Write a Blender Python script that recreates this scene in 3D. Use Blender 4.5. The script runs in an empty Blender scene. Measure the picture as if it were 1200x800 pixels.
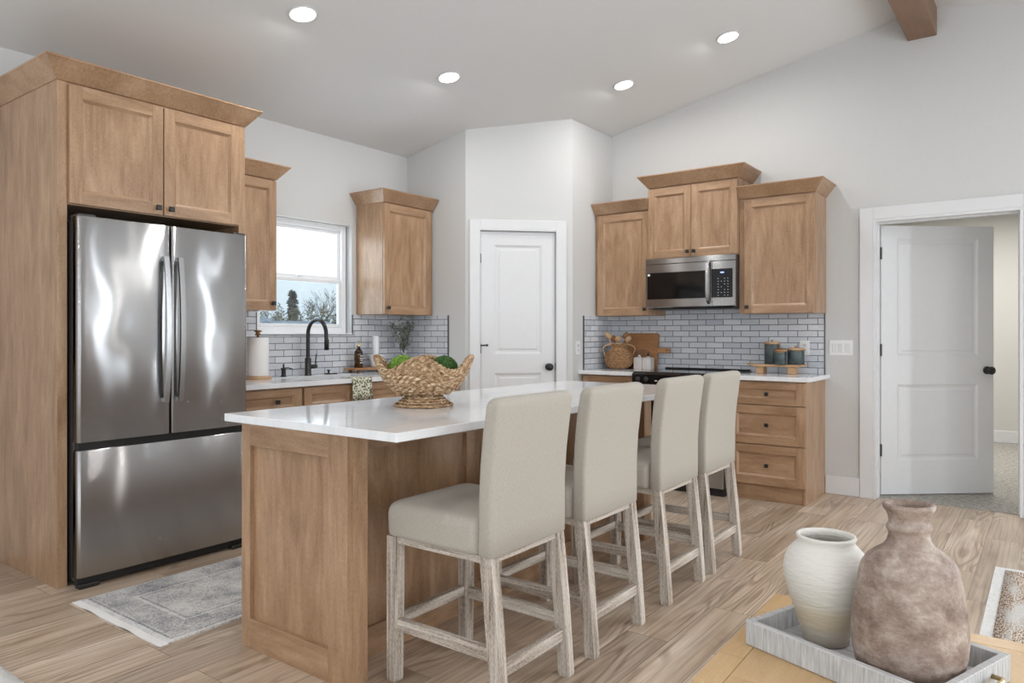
import bpy, bmesh, math, random
from mathutils import Vector, Matrix
random.seed(7)
PI = math.pi
sc = bpy.context.scene
C = sc.collection

# ------------------------------------------------------------------ camera
A = math.atan(632/850)
cd = bpy.data.cameras.new('camera'); cam = bpy.data.objects.new('camera', cd); C.objects.link(cam)
cd.sensor_width = 36; cd.lens = 850/1200*36; cd.shift_y = -9/1200; cd.clip_start = .05; cd.clip_end = 500
cam.location = (0, 0, 1.225); cam.rotation_euler = (PI/2, 0, A - PI/2)
sc.camera = cam
vs = sc.view_settings
vs.view_transform = 'Standard'; vs.look = 'None'; vs.exposure = -0.12; vs.gamma = 1; vs.use_curve_mapping = False
cy = sc.cycles
cy.max_bounces = 8; cy.diffuse_bounces = 5; cy.glossy_bounces = 4; cy.transmission_bounces = 6
cy.sample_clamp_indirect = 4; cy.caustics_reflective = False; cy.caustics_refractive = False
cy.use_denoising = True
# ------------------------------------------------------------------ world and lights
w = bpy.data.worlds.new('overcast_sky'); sc.world = w; w.use_nodes = True
nt = w.node_tree; bg = nt.nodes['Background']
tc = nt.nodes.new('ShaderNodeTexCoord'); sx = nt.nodes.new('ShaderNodeSeparateXYZ'); cr = nt.nodes.new('ShaderNodeValToRGB')
nt.links.new(tc.outputs['Generated'], sx.inputs[0]); nt.links.new(sx.outputs['Z'], cr.inputs[0]); nt.links.new(cr.outputs[0], bg.inputs[0])
cr.color_ramp.elements[0].position = 0.0; cr.color_ramp.elements[0].color = (.80, .88, .94, 1)
cr.color_ramp.elements[1].position = .08; cr.color_ramp.elements[1].color = (.97, .985, 1, 1)
bg.inputs[1].default_value = 1.7

def area(name, loc, direction, sx_, sy_, power, color, shape='RECTANGLE'):
    l = bpy.data.lights.new(name, 'AREA'); l.shape = shape; l.size = sx_
    if shape == 'RECTANGLE': l.size_y = sy_
    l.energy = power; l.color = color
    o = bpy.data.objects.new(name, l); C.objects.link(o); o.location = loc
    o.rotation_euler = Vector(direction).to_track_quat('-Z', 'Y').to_euler()
    return o
DAY = (.88, .945, 1.0)
# daylight entering through each opening of the living side of the room and the kitchen window
WIN_BACK = [(-3.98, -1.6, 2.9), (-3.98, 2.2, 2.0)]          # x, y centre, width on the far back wall (x=-4)
WIN_SIDE = [(4.50, .13), (5.40, .11), (1.6, 2.4), (-1.9, 2.0)]      # x centre, width on the wall y=-3.07; narrow pair added for refrigerator streaks
DAY_POWER = 10.5      # per square metre
STREAK_BOOST = 9.0          # extra power of the added narrow windows, to streak the refrigerator steel
for x, y, wd in WIN_BACK:
    area('window_daylight', (x+.03, y, 1.25), (1, 0, 0), wd, 2.1, DAY_POWER*wd*2.1, DAY)
for x, wd in WIN_SIDE:
    tall = wd < .5
    area('window_daylight', (x, -3.02, 1.36 if tall else 1.25), (0, 1, 0), wd, 2.6 if tall else 2.1, DAY_POWER*wd*2.1*(STREAK_BOOST if tall else 1), DAY)  # added narrow windows get boosted light, the wide ones plain daylight
area('kitchen_window_daylight', (3.5, 4.72, 1.65), (0, -1, 0), .7, .8, 9, DAY)
WIN_STREAK = [(-2.10, .20)]       # y centre, width: unseen narrow window added to the range wall for a reflection streak
for y, wd in WIN_STREAK:
    area('window_daylight', (5.90, y, 1.25), (-1, 0, 0), wd, 2.1, DAY_POWER*wd*2.1*STREAK_BOOST, DAY)  # boosted streak source at the added window
CAN_POWER = 7.6
CAN_COL = (1.0, .985, .96)

# ------------------------------------------------------------------ helpers
WO = {}                      # world position of every object
def wo(o): return WO.get(o.name, Vector((0, 0, 0)))

def tag(o, label=None, cat=None, group=None, kind=None):
    if label: o['label'] = label
    if cat: o['category'] = cat
    if group: o['group'] = group
    if kind: o['kind'] = kind
    return o

def thing(name, label, cat, loc=(0, 0, 0), group=None):
    o = bpy.data.objects.new(name, None); C.objects.link(o); o.location = loc
    o.empty_display_size = .05
    WO[o.name] = Vector(loc)
    return tag(o, label, cat, group)

def rotz(a): return Matrix.Rotation(a, 4, 'Z')
IDM = Matrix.Identity(4)

class MB:
    def __init__(s, M=None):
        s.bm = bmesh.new(); s.uv = s.bm.loops.layers.uv.new('uv'); s.M = M or IDM; s.smooth_any = False
    def face(s, pts, uvs=None, smooth=False):
        vs_ = [s.bm.verts.new(s.M @ Vector(p)) for p in pts]
        f = s.bm.faces.new(vs_); f.smooth = smooth
        if uvs:
            for l, q in zip(f.loops, uvs): l[s.uv].uv = q
        return f
    def box(s, x0, x1, y0, y1, z0, z1, grain='z', bev=0, seg=1):
        if x0 > x1: x0, x1 = x1, x0
        if y0 > y1: y0, y1 = y1, y0
        if z0 > z1: z0, z1 = z1, z0
        P = [(x, y, z) for z in (z0, z1) for y in (y0, y1) for x in (x0, x1)]
        V = [s.bm.verts.new(s.M @ Vector(p)) for p in P]
        F = [(0, 2, 3, 1), (4, 5, 7, 6), (0, 1, 5, 4), (2, 6, 7, 3), (0, 4, 6, 2), (1, 3, 7, 5)]
        ax = [(0, 1), (0, 1), (0, 2), (0, 2), (1, 2), (1, 2)]
        gi = {'x': 0, 'y': 1, 'z': 2, 'n': -1}[grain]
        off = (random.random()*7, random.random()*7) if gi >= 0 else (0, 0)
        fs = []
        for f_, (a, b) in zip(F, ax):
            f = s.bm.faces.new([V[i] for i in f_]); fs.append(f)
            if gi == a: a, b = b, a
            for l, i in zip(f.loops, f_): l[s.uv].uv = (P[i][a]+off[0], P[i][b]+off[1])
        if bev:
            es = {e for f in fs for e in f.edges}
            r = bmesh.ops.bevel(s.bm, geom=list(es), offset=bev, segments=seg, profile=.5, affect='EDGES')
            if seg > 1:
                for f in r['faces']: f.smooth = True
        return s
    def prism(s, pts, axis, a0, a1, grain='n', smooth=False):
        """pts: 2-D polygon (counter-clockwise), extruded along axis from a0 to a1"""
        def mk(p, a):
            if axis == 'x': return (a, p[0], p[1])
            if axis == 'y': return (p[0], a, p[1])
            return (p[0], p[1], a)
        n = len(pts)
        v0 = [s.bm.verts.new(s.M @ Vector(mk(p, a0))) for p in pts]
        v1 = [s.bm.verts.new(s.M @ Vector(mk(p, a1))) for p in pts]
        fl = axis == 'y'
        f = s.bm.faces.new(v0 if fl else v0[::-1])
        for l in f.loops: q = pts[v0.index(l.vert)]; l[s.uv].uv = q
        f = s.bm.faces.new(v1[::-1] if fl else v1)
        for l in f.loops: q = pts[v1.index(l.vert)]; l[s.uv].uv = q
        d = 0
        for i in range(n):
            j = (i+1) % n; L = math.dist(pts[i], pts[j])
            vv = [v0[i], v0[j], v1[j], v1[i]]; uu = [(d, a0), (d+L, a0), (d+L, a1), (d, a1)]
            if fl: vv.reverse(); uu.reverse()
            f = s.bm.faces.new(vv); f.smooth = smooth
            for l, q in zip(f.loops, uu): l[s.uv].uv = q
            d += L
        return s
    def loft(s, rings, close=True, cap0=True, cap1=True, smooth=True, uvscale=1, closed_loop=False):
        """rings: list of lists of 3-D points"""
        R = [[s.bm.verts.new(s.M @ Vector(p)) for p in r] for r in rings]
        n = len(rings[0]); v = 0
        m = len(rings)
        for k in range(m if closed_loop else m-1):
            k2 = (k+1) % m
            dv = (Vector(rings[k][0]) - Vector(rings[k2][0])).length
            u = 0
            for i in range(n if close else n-1):
                j = (i+1) % n
                du = (Vector(rings[k][i])-Vector(rings[k][j])).length
                f = s.bm.faces.new([R[k][i], R[k][j], R[k2][j], R[k2][i]]); f.smooth = smooth
                for l, q in zip(f.loops, [(u, v), (u+du, v), (u+du, v+dv), (u, v+dv)]): l[s.uv].uv = q
                u += du
            v += dv
        if close and not closed_loop:
            for ok, ring, pr, rev in ((cap0, R[0], rings[0], True), (cap1, R[-1], rings[-1], False)):
                if ok:
                    f = s.bm.faces.new(ring[::-1] if rev else ring); f.smooth = False
                    for l in f.loops:
                        p = pr[ring.index(l.vert)]; l[s.uv].uv = (p[0], p[1])
        return s
    def lathe(s, prof, c=(0, 0, 0), seg=32, sx=1, sy=1, ang=0, cap0=True, cap1=True, axis='z'):
        rings = []
        for r, z in prof:
            ring = []
            for i in range(seg):
                t = 2*PI*i/seg; x = r*math.cos(t)*sx; y = r*math.sin(t)*sy
                x, y = x*math.cos(ang)-y*math.sin(ang), x*math.sin(ang)+y*math.cos(ang)
                if axis == 'z': p = (c[0]+x, c[1]+y, c[2]+z)
                elif axis == 'y': p = (c[0]+x, c[1]-z, c[2]+y)     # grows towards -y
                else: p = (c[0]+z, c[1]+x, c[2]+y)
                ring.append(p)
            rings.append(ring)
        return s.loft(rings, cap0=cap0, cap1=cap1)
    def tube(s, pts, r, seg=8, closed=False, smooth=True):
        pts = [Vector(p) for p in pts]; n = len(pts)
        rs = r if isinstance(r, (list, tuple)) else [r]*n
        rings = []; up = None
        for i in range(n):
            a = pts[i-1] if (i > 0 or closed) else pts[i]; b = pts[(i+1) % n] if (i < n-1 or closed) else pts[i]
            t = (b-a).normalized()
            if up is None:
                up = Vector((0, 0, 1)) if abs(t.z) < .9 else Vector((1, 0, 0))
            u = (up - t*up.dot(t)).normalized(); up = u
            q = t.cross(u)
            rings.append([tuple(pts[i] + (u*math.cos(2*PI*k/seg) + q*math.sin(2*PI*k/seg))*rs[i]) for k in range(seg)])
        return s.loft(rings, closed_loop=closed, smooth=smooth)
    def build(s, name, m, parent=None, **kw):
        me = bpy.data.meshes.new(name)
        vs_ = [v.co.copy() for v in s.bm.verts]
        lo = Vector([min(v[i] for v in vs_) for i in range(3)]); hi = Vector([max(v[i] for v in vs_) for i in range(3)])
        org = Vector(((lo.x+hi.x)/2, (lo.y+hi.y)/2, lo.z))
        for v in s.bm.verts: v.co -= org
        s.bm.normal_update()
        s.bm.to_mesh(me); s.bm.free()
        me.materials.append(m)
        o = bpy.data.objects.new(name, me); C.objects.link(o)
        WO[o.name] = org
        if parent is not None:
            o.parent = parent; o.location = org - wo(parent)
        else:
            o.location = org
        if kw: tag(o, **kw)
        return o

def rr(x0, x1, y0, y1, r, z, n=5):
    """rounded rectangle ring at height z"""
    pts = []
    r = min(r, (x1-x0)/2*.98, (y1-y0)/2*.98)
    for cx, cy_, a0 in ((x1-r, y1-r, 0), (x0+r, y1-r, PI/2), (x0+r, y0+r, PI), (x1-r, y0+r, 1.5*PI)):
        for k in range(n+1):
            t = a0 + PI/2*k/n
            pts.append((cx+r*math.cos(t), cy_+r*math.sin(t), z))
    return pts

def thick_sheet(m_, V, off, x0=0, y0=0, uvf=None):
    """closed sheet: V[i][j] top points, off = vector from the top to the underside"""
    nx, ny = len(V)-1, len(V[0])-1; off = Vector(off)
    T = [[m_.bm.verts.new(p) for p in r] for r in V]; B_ = [[m_.bm.verts.new(Vector(p)+off) for p in r] for r in V]
    uvf = uvf or (lambda p: (p.x-x0, p.y-y0))
    def q(vs_, sm=True):
        f = m_.bm.faces.new(vs_); f.smooth = sm
        for l in f.loops: l[m_.uv].uv = uvf(l.vert.co)
    for i in range(nx):
        for j in range(ny):
            q([T[i][j], T[i+1][j], T[i+1][j+1], T[i][j+1]]); q([B_[i][j], B_[i][j+1], B_[i+1][j+1], B_[i+1][j]])
    for i in range(nx):
        q([T[i+1][0], T[i][0], B_[i][0], B_[i+1][0]], False); q([T[i][ny], T[i+1][ny], B_[i+1][ny], B_[i][ny]], False)
    for j in range(ny):
        q([T[0][j], T[0][j+1], B_[0][j+1], B_[0][j]], False); q([T[nx][j+1], T[nx][j], B_[nx][j], B_[nx][j+1]], False)
    return m_
def copy_tree(o, parent=None):
    c = o.copy(); C.objects.link(c)
    if parent is not None: c.parent = parent
    for ch in [q for q in bpy.data.objects if q.parent == o]:
        copy_tree(ch, c)
    return c

# ------------------------------------------------------------------ materials
MT = {}
def newmat(name, col=(.8, .8, .8), rough=.5, metal=0, spec=.5):
    m = bpy.data.materials.new(name); m.use_nodes = True
    b = m.node_tree.nodes['Principled BSDF']
    b.inputs['Base Color'].default_value = (*col, 1); b.inputs['Roughness'].default_value = rough
    b.inputs['Metallic'].default_value = metal; b.inputs['Specular IOR Level'].default_value = spec
    MT[name] = m
    return m, m.node_tree, b
def N(nt, t, **kw):
    n = nt.nodes.new(t)
    for k, v in kw.items(): setattr(n, k, v)
    return n
def uvmap(nt, scale, src='UV', loc=(0, 0, 0)):
    t = N(nt, 'ShaderNodeTexCoord'); mp = N(nt, 'ShaderNodeMapping')
    mp.inputs['Scale'].default_value = scale; mp.inputs['Location'].default_value = loc
    nt.links.new(t.outputs[src], mp.inputs[0]); return mp.outputs[0]
def noise(nt, vec, scale=1, detail=4, rough=.55, dist=0):
    n = N(nt, 'ShaderNodeTexNoise'); n.inputs['Scale'].default_value = scale; n.inputs['Detail'].default_value = detail
    n.inputs['Roughness'].default_value = rough; n.inputs['Distortion'].default_value = dist
    nt.links.new(vec, n.inputs['Vector']); return n.outputs['Fac']
def ramp(nt, fac, stops):
    r = N(nt, 'ShaderNodeValToRGB'); e = r.color_ramp.elements
    while len(e) < len(stops): e.new(.5)
    for el, (p, c) in zip(e, stops):
        el.position = p; el.color = (*c, 1) if len(c) == 3 else c
    nt.links.new(fac, r.inputs[0]); return r.outputs[0]
def mix(nt, a, b, fac, mode='MIX'):
    n = N(nt, 'ShaderNodeMix', data_type='RGBA', blend_type=mode)
    for sock, v in ((n.inputs[0], fac), (n.inputs[6], a), (n.inputs[7], b)):
        if hasattr(v, 'is_output'): nt.links.new(v, sock)
        elif isinstance(v, tuple): sock.default_value = (*v, 1)
        else: sock.default_value = v
    return n.outputs[2]
def math_(nt, op, a, b=0.0, c=0.0):
    n = N(nt, 'ShaderNodeMath', operation=op)
    for i, v in enumerate((a, b, c)):
        if hasattr(v, 'is_output'): nt.links.new(v, n.inputs[i])
        else: n.inputs[i].default_value = v
    return n.outputs[0]
def bump(nt, b, h, strength=.3, dist=.01):
    n = N(nt, 'ShaderNodeBump'); n.inputs['Strength'].default_value = strength; n.inputs['Distance'].default_value = dist
    nt.links.new(h, n.inputs['Height']); nt.links.new(n.outputs[0], b.inputs['Normal'])

def wood(name, dark, mid, light, rough=.4, fine=70, blot=6, contrast=1, bmp=.06):
    m, nt, b = newmat(name, mid, rough)
    n1 = noise(nt, uvmap(nt, (fine, 4.5, 1)), 1, 5, .65)
    n2 = noise(nt, uvmap(nt, (blot, 2.0, 1)), 1, 4, .6, .8)
    n3 = noise(nt, uvmap(nt, (330, 70, 1)), 1, 2, .5)
    f = math_(nt, 'ADD', math_(nt, 'MULTIPLY', n1, .30), math_(nt, 'MULTIPLY', n2, .45))
    f = math_(nt, 'ADD', f, math_(nt, 'MULTIPLY', n3, .25))
    k = .13/contrast
    c = ramp(nt, f, [(.5-k, dark), (.5, mid), (.5+k, light)])
    nt.links.new(c, b.inputs['Base Color'])
    bump(nt, b, n1, bmp, .004)
    return m
wood('maple', (.262, .148, .079), (.375, .230, .134), (.490, .322, .202), .31, 42, 9, 1.05)
wood('walnut_beam', (.17, .095, .055), (.22, .125, .075), (.28, .17, .105), .5, 50, 5, .8)
wood('bleached_wood', (.17, .125, .095), (.46, .395, .335), (.70, .65, .59), .7, 130, 30, 1.15, .35)
wood('oak_table', (.46, .29, .13), (.56, .37, .185), (.64, .45, .24), .3, 60, 6, .8)
wood('board_wood', (.24, .10, .035), (.36, .17, .065), (.47, .25, .11), .5, 60, 8, .9)
wood('dark_board_wood', (.16, .07, .03), (.25, .115, .05), (.33, .17, .08), .5, 60, 8, .9)
wood('riser_wood', (.38, .22, .11), (.50, .31, .17), (.60, .40, .24), .55, 60, 8, .9)

def plain_noise(name, c0, c1, scale, rough, bs=.0, bd=.002, src='Object', detail=3, metal=0, spec=.5, vscale=(1, 1, 1)):
    m, nt, b = newmat(name, c0, rough, metal, spec)
    n = noise(nt, uvmap(nt, vscale, src), scale, detail)
    nt.links.new(ramp(nt, n, [(.3, c0), (.7, c1)]), b.inputs['Base Color'])
    if bs: bump(nt, b, n, bs, bd)
    return m
plain_noise('wall_paint', (.605, .607, .605), (.620, .622, .620), 60, .75, .06, .001)
plain_noise('ceiling_paint', (.71, .715, .72), (.73, .735, .74), 90, .85, .1, .001)
plain_noise('trim_paint', (.71, .715, .73), (.725, .73, .745), 20, .35)
plain_noise('bath_wall', (.62, .61, .58), (.64, .63, .60), 60, .75)
plain_noise('vinyl_white', (.82, .83, .85), (.85, .86, .88), 20, .3)
plain_noise('black_matte', (.010, .010, .011), (.016, .016, .017), 60, .38)
plain_noise('black_rubber', (.012, .012, .012), (.02, .02, .02), 60, .6)
plain_noise('black_gloss', (.006, .006, .007), (.010, .010, .011), 10, .06)
plain_noise('dark_grey_metal', (.05, .05, .052), (.075, .075, .078), 40, .4, metal=.6)
plain_noise('trim_dark', (.10, .105, .115), (.13, .135, .145), 40, .4, metal=.5)
plain_noise('chrome', (.75, .75, .77), (.8, .8, .82), 10, .12, metal=1)
plain_noise('brass', (.55, .42, .22), (.65, .5, .28), 10, .3, metal=1)
plain_noise('paper_white', (.84, .83, .82), (.88, .87, .86), 90, .95, .1)
plain_noise('plastic_white', (.80, .80, .80), (.83, .83, .83), 20, .35)
plain_noise('plastic_grey', (.45, .45, .46), (.5, .5, .51), 20, .4)
plain_noise('teal_ceramic', (.035, .052, .056), (.075, .10, .105), 14, .35, .2)
plain_noise('twig', (.10, .085, .07), (.17, .145, .12), 30, .8)
plain_noise('leaf_grey', (.13, .16, .13), (.30, .34, .30), 60, .6)
plain_noise('stone_grey', (.28, .28, .28), (.40, .40, .39), 40, .6)
plain_noise('evergreen', (.20, .24, .24), (.32, .36, .34), 2, .8)  # lightened green-grey, distance haze is mixed into the colour
plain_noise('bark', (.19, .165, .15), (.30, .26, .23), 3, .9)  # both tree barks lightened too, with the haze in their colour
plain_noise('bark_pale', (.28, .27, .27), (.40, .38, .37), 3, .9)
plain_noise('shrub_mass', (.10, .105, .06), (.24, .21, .15), 1.2, .9)
plain_noise('roof_slate', (.25, .30, .36), (.34, .39, .46), 1.5, .8)
plain_noise('house_siding', (.42, .45, .48), (.5, .52, .55), 1.5, .8)
plain_noise('winter_ground', (.38, .40, .36), (.60, .62, .62), .4, .95)
plain_noise('vent_brown', (.05, .035, .025), (.08, .05, .04), 30, .5)

# linen
def linen():
    m, nt, b = newmat('linen', (.6, .56, .49), .9, 0, .2)
    a = noise(nt, uvmap(nt, (900, 70, 1)), 1, 2); c = noise(nt, uvmap(nt, (70, 900, 1)), 1, 2)
    s = math_(nt, 'MULTIPLY', math_(nt, 'ADD', a, c), .5)
    nt.links.new(ramp(nt, s, [(.38, (.375, .343, .298)), (.6, (.475, .437, .382))]), b.inputs['Base Color'])
    b.inputs['Sheen Weight'].default_value = .15
    bump(nt, b, s, .25, .0015)
linen()

def stainless(name='stainless', rough=.17, wav=.12):
    m, nt, b = newmat(name, (.42, .42, .425), rough, 1)
    br = noise(nt, uvmap(nt, (4, 900, 1)), 1, 2)
    wv = noise(nt, uvmap(nt, (3.2, 2.6, 1)), 1, 1, .4)
    nt.links.new(ramp(nt, br, [(.3, (.41, .41, .415)), (.7, (.43, .43, .435))]), b.inputs['Base Color'])
    nt.links.new(math_(nt, 'MULTIPLY_ADD', br, .01, rough-.005), b.inputs['Roughness'])
    if wav: bump(nt, b, wv, wav, .02)
    b.inputs['Anisotropic'].default_value = 1.0; b.inputs['Anisotropic Rotation'].default_value = 0.25
    t = N(nt, 'ShaderNodeTangent', direction_type='UV_MAP'); nt.links.new(t.outputs[0], b.inputs['Tangent'])
stainless('stainless_plain', .22, 0)
def brushed():
    # horizontally brushed steel: sharp across the brushing, widely spread along the vertical
    m, nt, b = newmat('stainless', (.4, .4, .4), .2, 1); nt.nodes.remove(b)
    out = [n for n in nt.nodes if n.bl_idname == 'ShaderNodeOutputMaterial'][0]
    wv = noise(nt, uvmap(nt, (3.0, 2.2, 1)), 1, 1, .4)
    bp = N(nt, 'ShaderNodeBump'); bp.inputs['Strength'].default_value = .45; bp.inputs['Distance'].default_value = .02
    nt.links.new(wv, bp.inputs['Height'])
    tg = N(nt, 'ShaderNodeTangent', direction_type='UV_MAP'); prev = None; tot = 0
    for k, wt in ((0, 1), (-.10, .9), (.10, .9), (-.20, .65), (.20, .65), (-.31, .4), (.31, .4)):
        va = N(nt, 'ShaderNodeVectorMath', operation='ADD'); nt.links.new(bp.outputs[0], va.inputs[0]); va.inputs[1].default_value = (0, 0, k)
        vn = N(nt, 'ShaderNodeVectorMath', operation='NORMALIZE'); nt.links.new(va.outputs[0], vn.inputs[0])
        g = N(nt, 'ShaderNodeBsdfAnisotropic'); g.inputs['Color'].default_value = (.46, .46, .465, 1); g.inputs['Roughness'].default_value = .165
        g.inputs['Anisotropy'].default_value = .72; nt.links.new(tg.outputs[0], g.inputs['Tangent']); nt.links.new(vn.outputs[0], g.inputs['Normal'])
        tot += wt
        if prev is None: prev = g.outputs[0]
        else:
            mx = N(nt, 'ShaderNodeMixShader'); mx.inputs[0].default_value = wt/tot; nt.links.new(prev, mx.inputs[1]); nt.links.new(g.outputs[0], mx.inputs[2]); prev = mx.outputs[0]
    nt.links.new(prev, out.inputs[0])
brushed()

def floor_mat():
    m, nt, b = newmat('oak_plank_floor', (.4, .3, .2), .38)
    v = uvmap(nt, (1, 1, 1), 'UV')
    br = N(nt, 'ShaderNodeTexBrick', offset=.37, squash=1)
    nt.links.new(v, br.inputs['Vector'])
    br.inputs['Color1'].default_value = (0, 0, 0, 1); br.inputs['Color2'].default_value = (1, 1, 1, 1); br.inputs['Mortar'].default_value = (.5, .5, .5, 1)
    br.inputs['Scale'].default_value = 1; br.inputs['Mortar Size'].default_value = .0014; br.inputs['Mortar Smooth'].default_value = .3
    br.inputs['Bias'].default_value = 0; br.inputs['Brick Width'].default_value = 1.25; br.inputs['Row Height'].default_value = .182
    rnd = math_(nt, 'MULTIPLY', N(nt, 'ShaderNodeSeparateColor').outputs[0], 1)
    sp = [n for n in nt.nodes if n.bl_idname == 'ShaderNodeSeparateColor'][0]; nt.links.new(br.outputs['Color'], sp.inputs[0])
    def n4(scale_vec, wmul, detail, dist=0):
        mp = N(nt, 'ShaderNodeMapping'); mp.inputs['Scale'].default_value = scale_vec; nt.links.new(v, mp.inputs[0])
        n = N(nt, 'ShaderNodeTexNoise', noise_dimensions='4D'); n.inputs['Scale'].default_value = 1; n.inputs['Detail'].default_value = detail
        n.inputs['Distortion'].default_value = dist
        nt.links.new(mp.outputs[0], n.inputs['Vector']); nt.links.new(math_(nt, 'MULTIPLY', rnd, wmul), n.inputs['W'])
        return n.outputs['Fac']
    broad = n4((1.3, 8, 1), 37, 2, .4)
    fine = n4((2.0, 85, 1), 23, 5)
    rings = math_(nt, 'SINE', math_(nt, 'MULTIPLY', n4((1.1, 7, 1), 51, 1.2, .3), 85))
    rings = math_(nt, 'MULTIPLY_ADD', rings, .5, .5)
    mask = math_(nt, 'MULTIPLY', ramp(nt, n4((1.1, 3.5, 1), 11, 1), [(.48, (0, 0, 0)), (.62, (1, 1, 1))]), 1)
    base = ramp(nt, broad, [(.25, (.34, .248, .175)), (.42, (.485, .375, .282)), (.58, (.56, .45, .355)), (.75, (.66, .555, .455))])
    tone = ramp(nt, rnd, [(0, (.80, .79, .78)), (.5, (1, .99, .98)), (1, (1.15, 1.15, 1.15))])
    c = mix(nt, base, tone, 1.0, 'MULTIPLY')
    c = mix(nt, c, ramp(nt, fine, [(.34, (.66, .63, .60)), (.50, (.97, .97, .97)), (.66, (1.15, 1.15, 1.15))]), .9, 'MULTIPLY')
    rc = ramp(nt, rings, [(0, (.66, .62, .58)), (.55, (1.06, 1.06, 1.06))])
    c = mix(nt, c, mix(nt, (1, 1, 1), rc, mask), .85, 'MULTIPLY')
    c = mix(nt, c, (.09, .065, .05), math_(nt, 'MULTIPLY', br.outputs['Fac'], .75))
    nt.links.new(c, b.inputs['Base Color'])
    nt.links.new(math_(nt, 'MULTIPLY_ADD', fine, .15, .30), b.inputs['Roughness'])
    h = math_(nt, 'SUBTRACT', fine, math_(nt, 'MULTIPLY', br.outputs['Fac'], 2))
    bump(nt, b, h, .15, .002)
floor_mat()

def tile_mat():
    m, nt, b = newmat('glazed_subway_tile', (.7, .72, .76), .1)
    v = uvmap(nt, (1, 1, 1), 'UV')
    ns = N(nt, 'ShaderNodeTexNoise'); ns.inputs['Scale'].default_value = 22; nt.links.new(v, ns.inputs['Vector'])
    vm = N(nt, 'ShaderNodeVectorMath', operation='MULTIPLY_ADD'); nt.links.new(ns.outputs['Color'], vm.inputs[0]); vm.inputs[1].default_value = (.003, .003, 0); nt.links.new(v, vm.inputs[2])
    br = N(nt, 'ShaderNodeTexBrick', offset=.5)
    nt.links.new(vm.outputs[0], br.inputs['Vector'])
    br.inputs['Color1'].default_value = (.54, .565, .62, 1); br.inputs['Color2'].default_value = (.70, .715, .75, 1); br.inputs['Mortar'].default_value = (.15, .16, .18, 1)
    br.inputs['Scale'].default_value = 1; br.inputs['Mortar Size'].default_value = .0028; br.inputs['Mortar Smooth'].default_value = .25
    br.inputs['Brick Width'].default_value = .15; br.inputs['Row Height'].default_value = .0482
    nt.links.new(br.outputs['Color'], b.inputs['Base Color'])
    nt.links.new(math_(nt, 'MULTIPLY_ADD', br.outputs['Fac'], .6, .10), b.inputs['Roughness'])
    wv = noise(nt, uvmap(nt, (26, 46, 1)), 1, 2, .5)
    h = math_(nt, 'SUBTRACT', math_(nt, 'MULTIPLY', wv, .9), br.outputs['Fac'])
    bump(nt, b, h, .9, .006)
tile_mat()

def quartz():
    m, nt, b = newmat('white_quartz', (.8, .8, .8), .07)
    v = uvmap(nt, (1, 1, 1), 'Object')
    n1 = noise(nt, uvmap(nt, (.8, 2.2, 1), 'Object'), 1.6, 5, .55, 1.6)
    ve = ramp(nt, n1, [(.46, (0, 0, 0)), (.5, (1, 1, 1)), (.54, (0, 0, 0))])
    n2 = noise(nt, v, 3, 3)
    c = mix(nt, ramp(nt, n2, [(.3, (.80, .81, .83)), (.7, (.85, .86, .875))]), (.62, .63, .65), math_(nt, 'MULTIPLY', ve, .22))
    nt.links.new(c, b.inputs['Base Color'])
quartz()

def weave(name, c0, c1, c2, sx_=110, sy_=70):
    m, nt, b = newmat(name, c1, .8, 0, .3)
    n1 = noise(nt, uvmap(nt, (sx_, sy_, 1), 'UV'), 1, 2)
    n2 = noise(nt, uvmap(nt, (1, 1, 1), 'Object'), 60, 2)
    f = math_(nt, 'ADD', math_(nt, 'MULTIPLY', n1, .6), math_(nt, 'MULTIPLY', n2, .4))
    nt.links.new(ramp(nt, f, [(.34, c0), (.5, c1), (.66, c2)]), b.inputs['Base Color'])
    bump(nt, b, n1, .9, .006)
weave('seagrass', (.10, .05, .025), (.43, .27, .15), (.80, .66, .47), 150, 26)
weave('rattan', (.14, .065, .03), (.38, .21, .10), (.60, .40, .23), 90, 90)

def moss(name, a, c):
    plain_noise(name, a, c, 90, .95, .8, .01)
moss('moss_bright', (.06, .15, .015), (.26, .42, .07)); moss('moss_dark', (.015, .05, .012), (.07, .16, .03))

def carpet(name, c0, c1, scale=160):
    m, nt, b = newmat(name, c0, .98, 0, .1)
    n1 = noise(nt, uvmap(nt, (1, 1, 1), 'UV'), scale, 3, .7)
    n2 = noise(nt, uvmap(nt, (1, 1, 1), 'UV'), scale*.25, 3, .7)
    f = math_(nt, 'ADD', math_(nt, 'MULTIPLY', n1, .55), math_(nt, 'MULTIPLY', n2, .45))
    nt.links.new(ramp(nt, f, [(.36, c0), (.62, c1)]), b.inputs['Base Color'])
    bump(nt, b, f, .9, .012)
carpet('grey_carpet', (.19, .18, .16), (.60, .58, .54), 130); carpet('white_rug_pile', (.68, .68, .67), (.82, .82, .81), 90)

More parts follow.
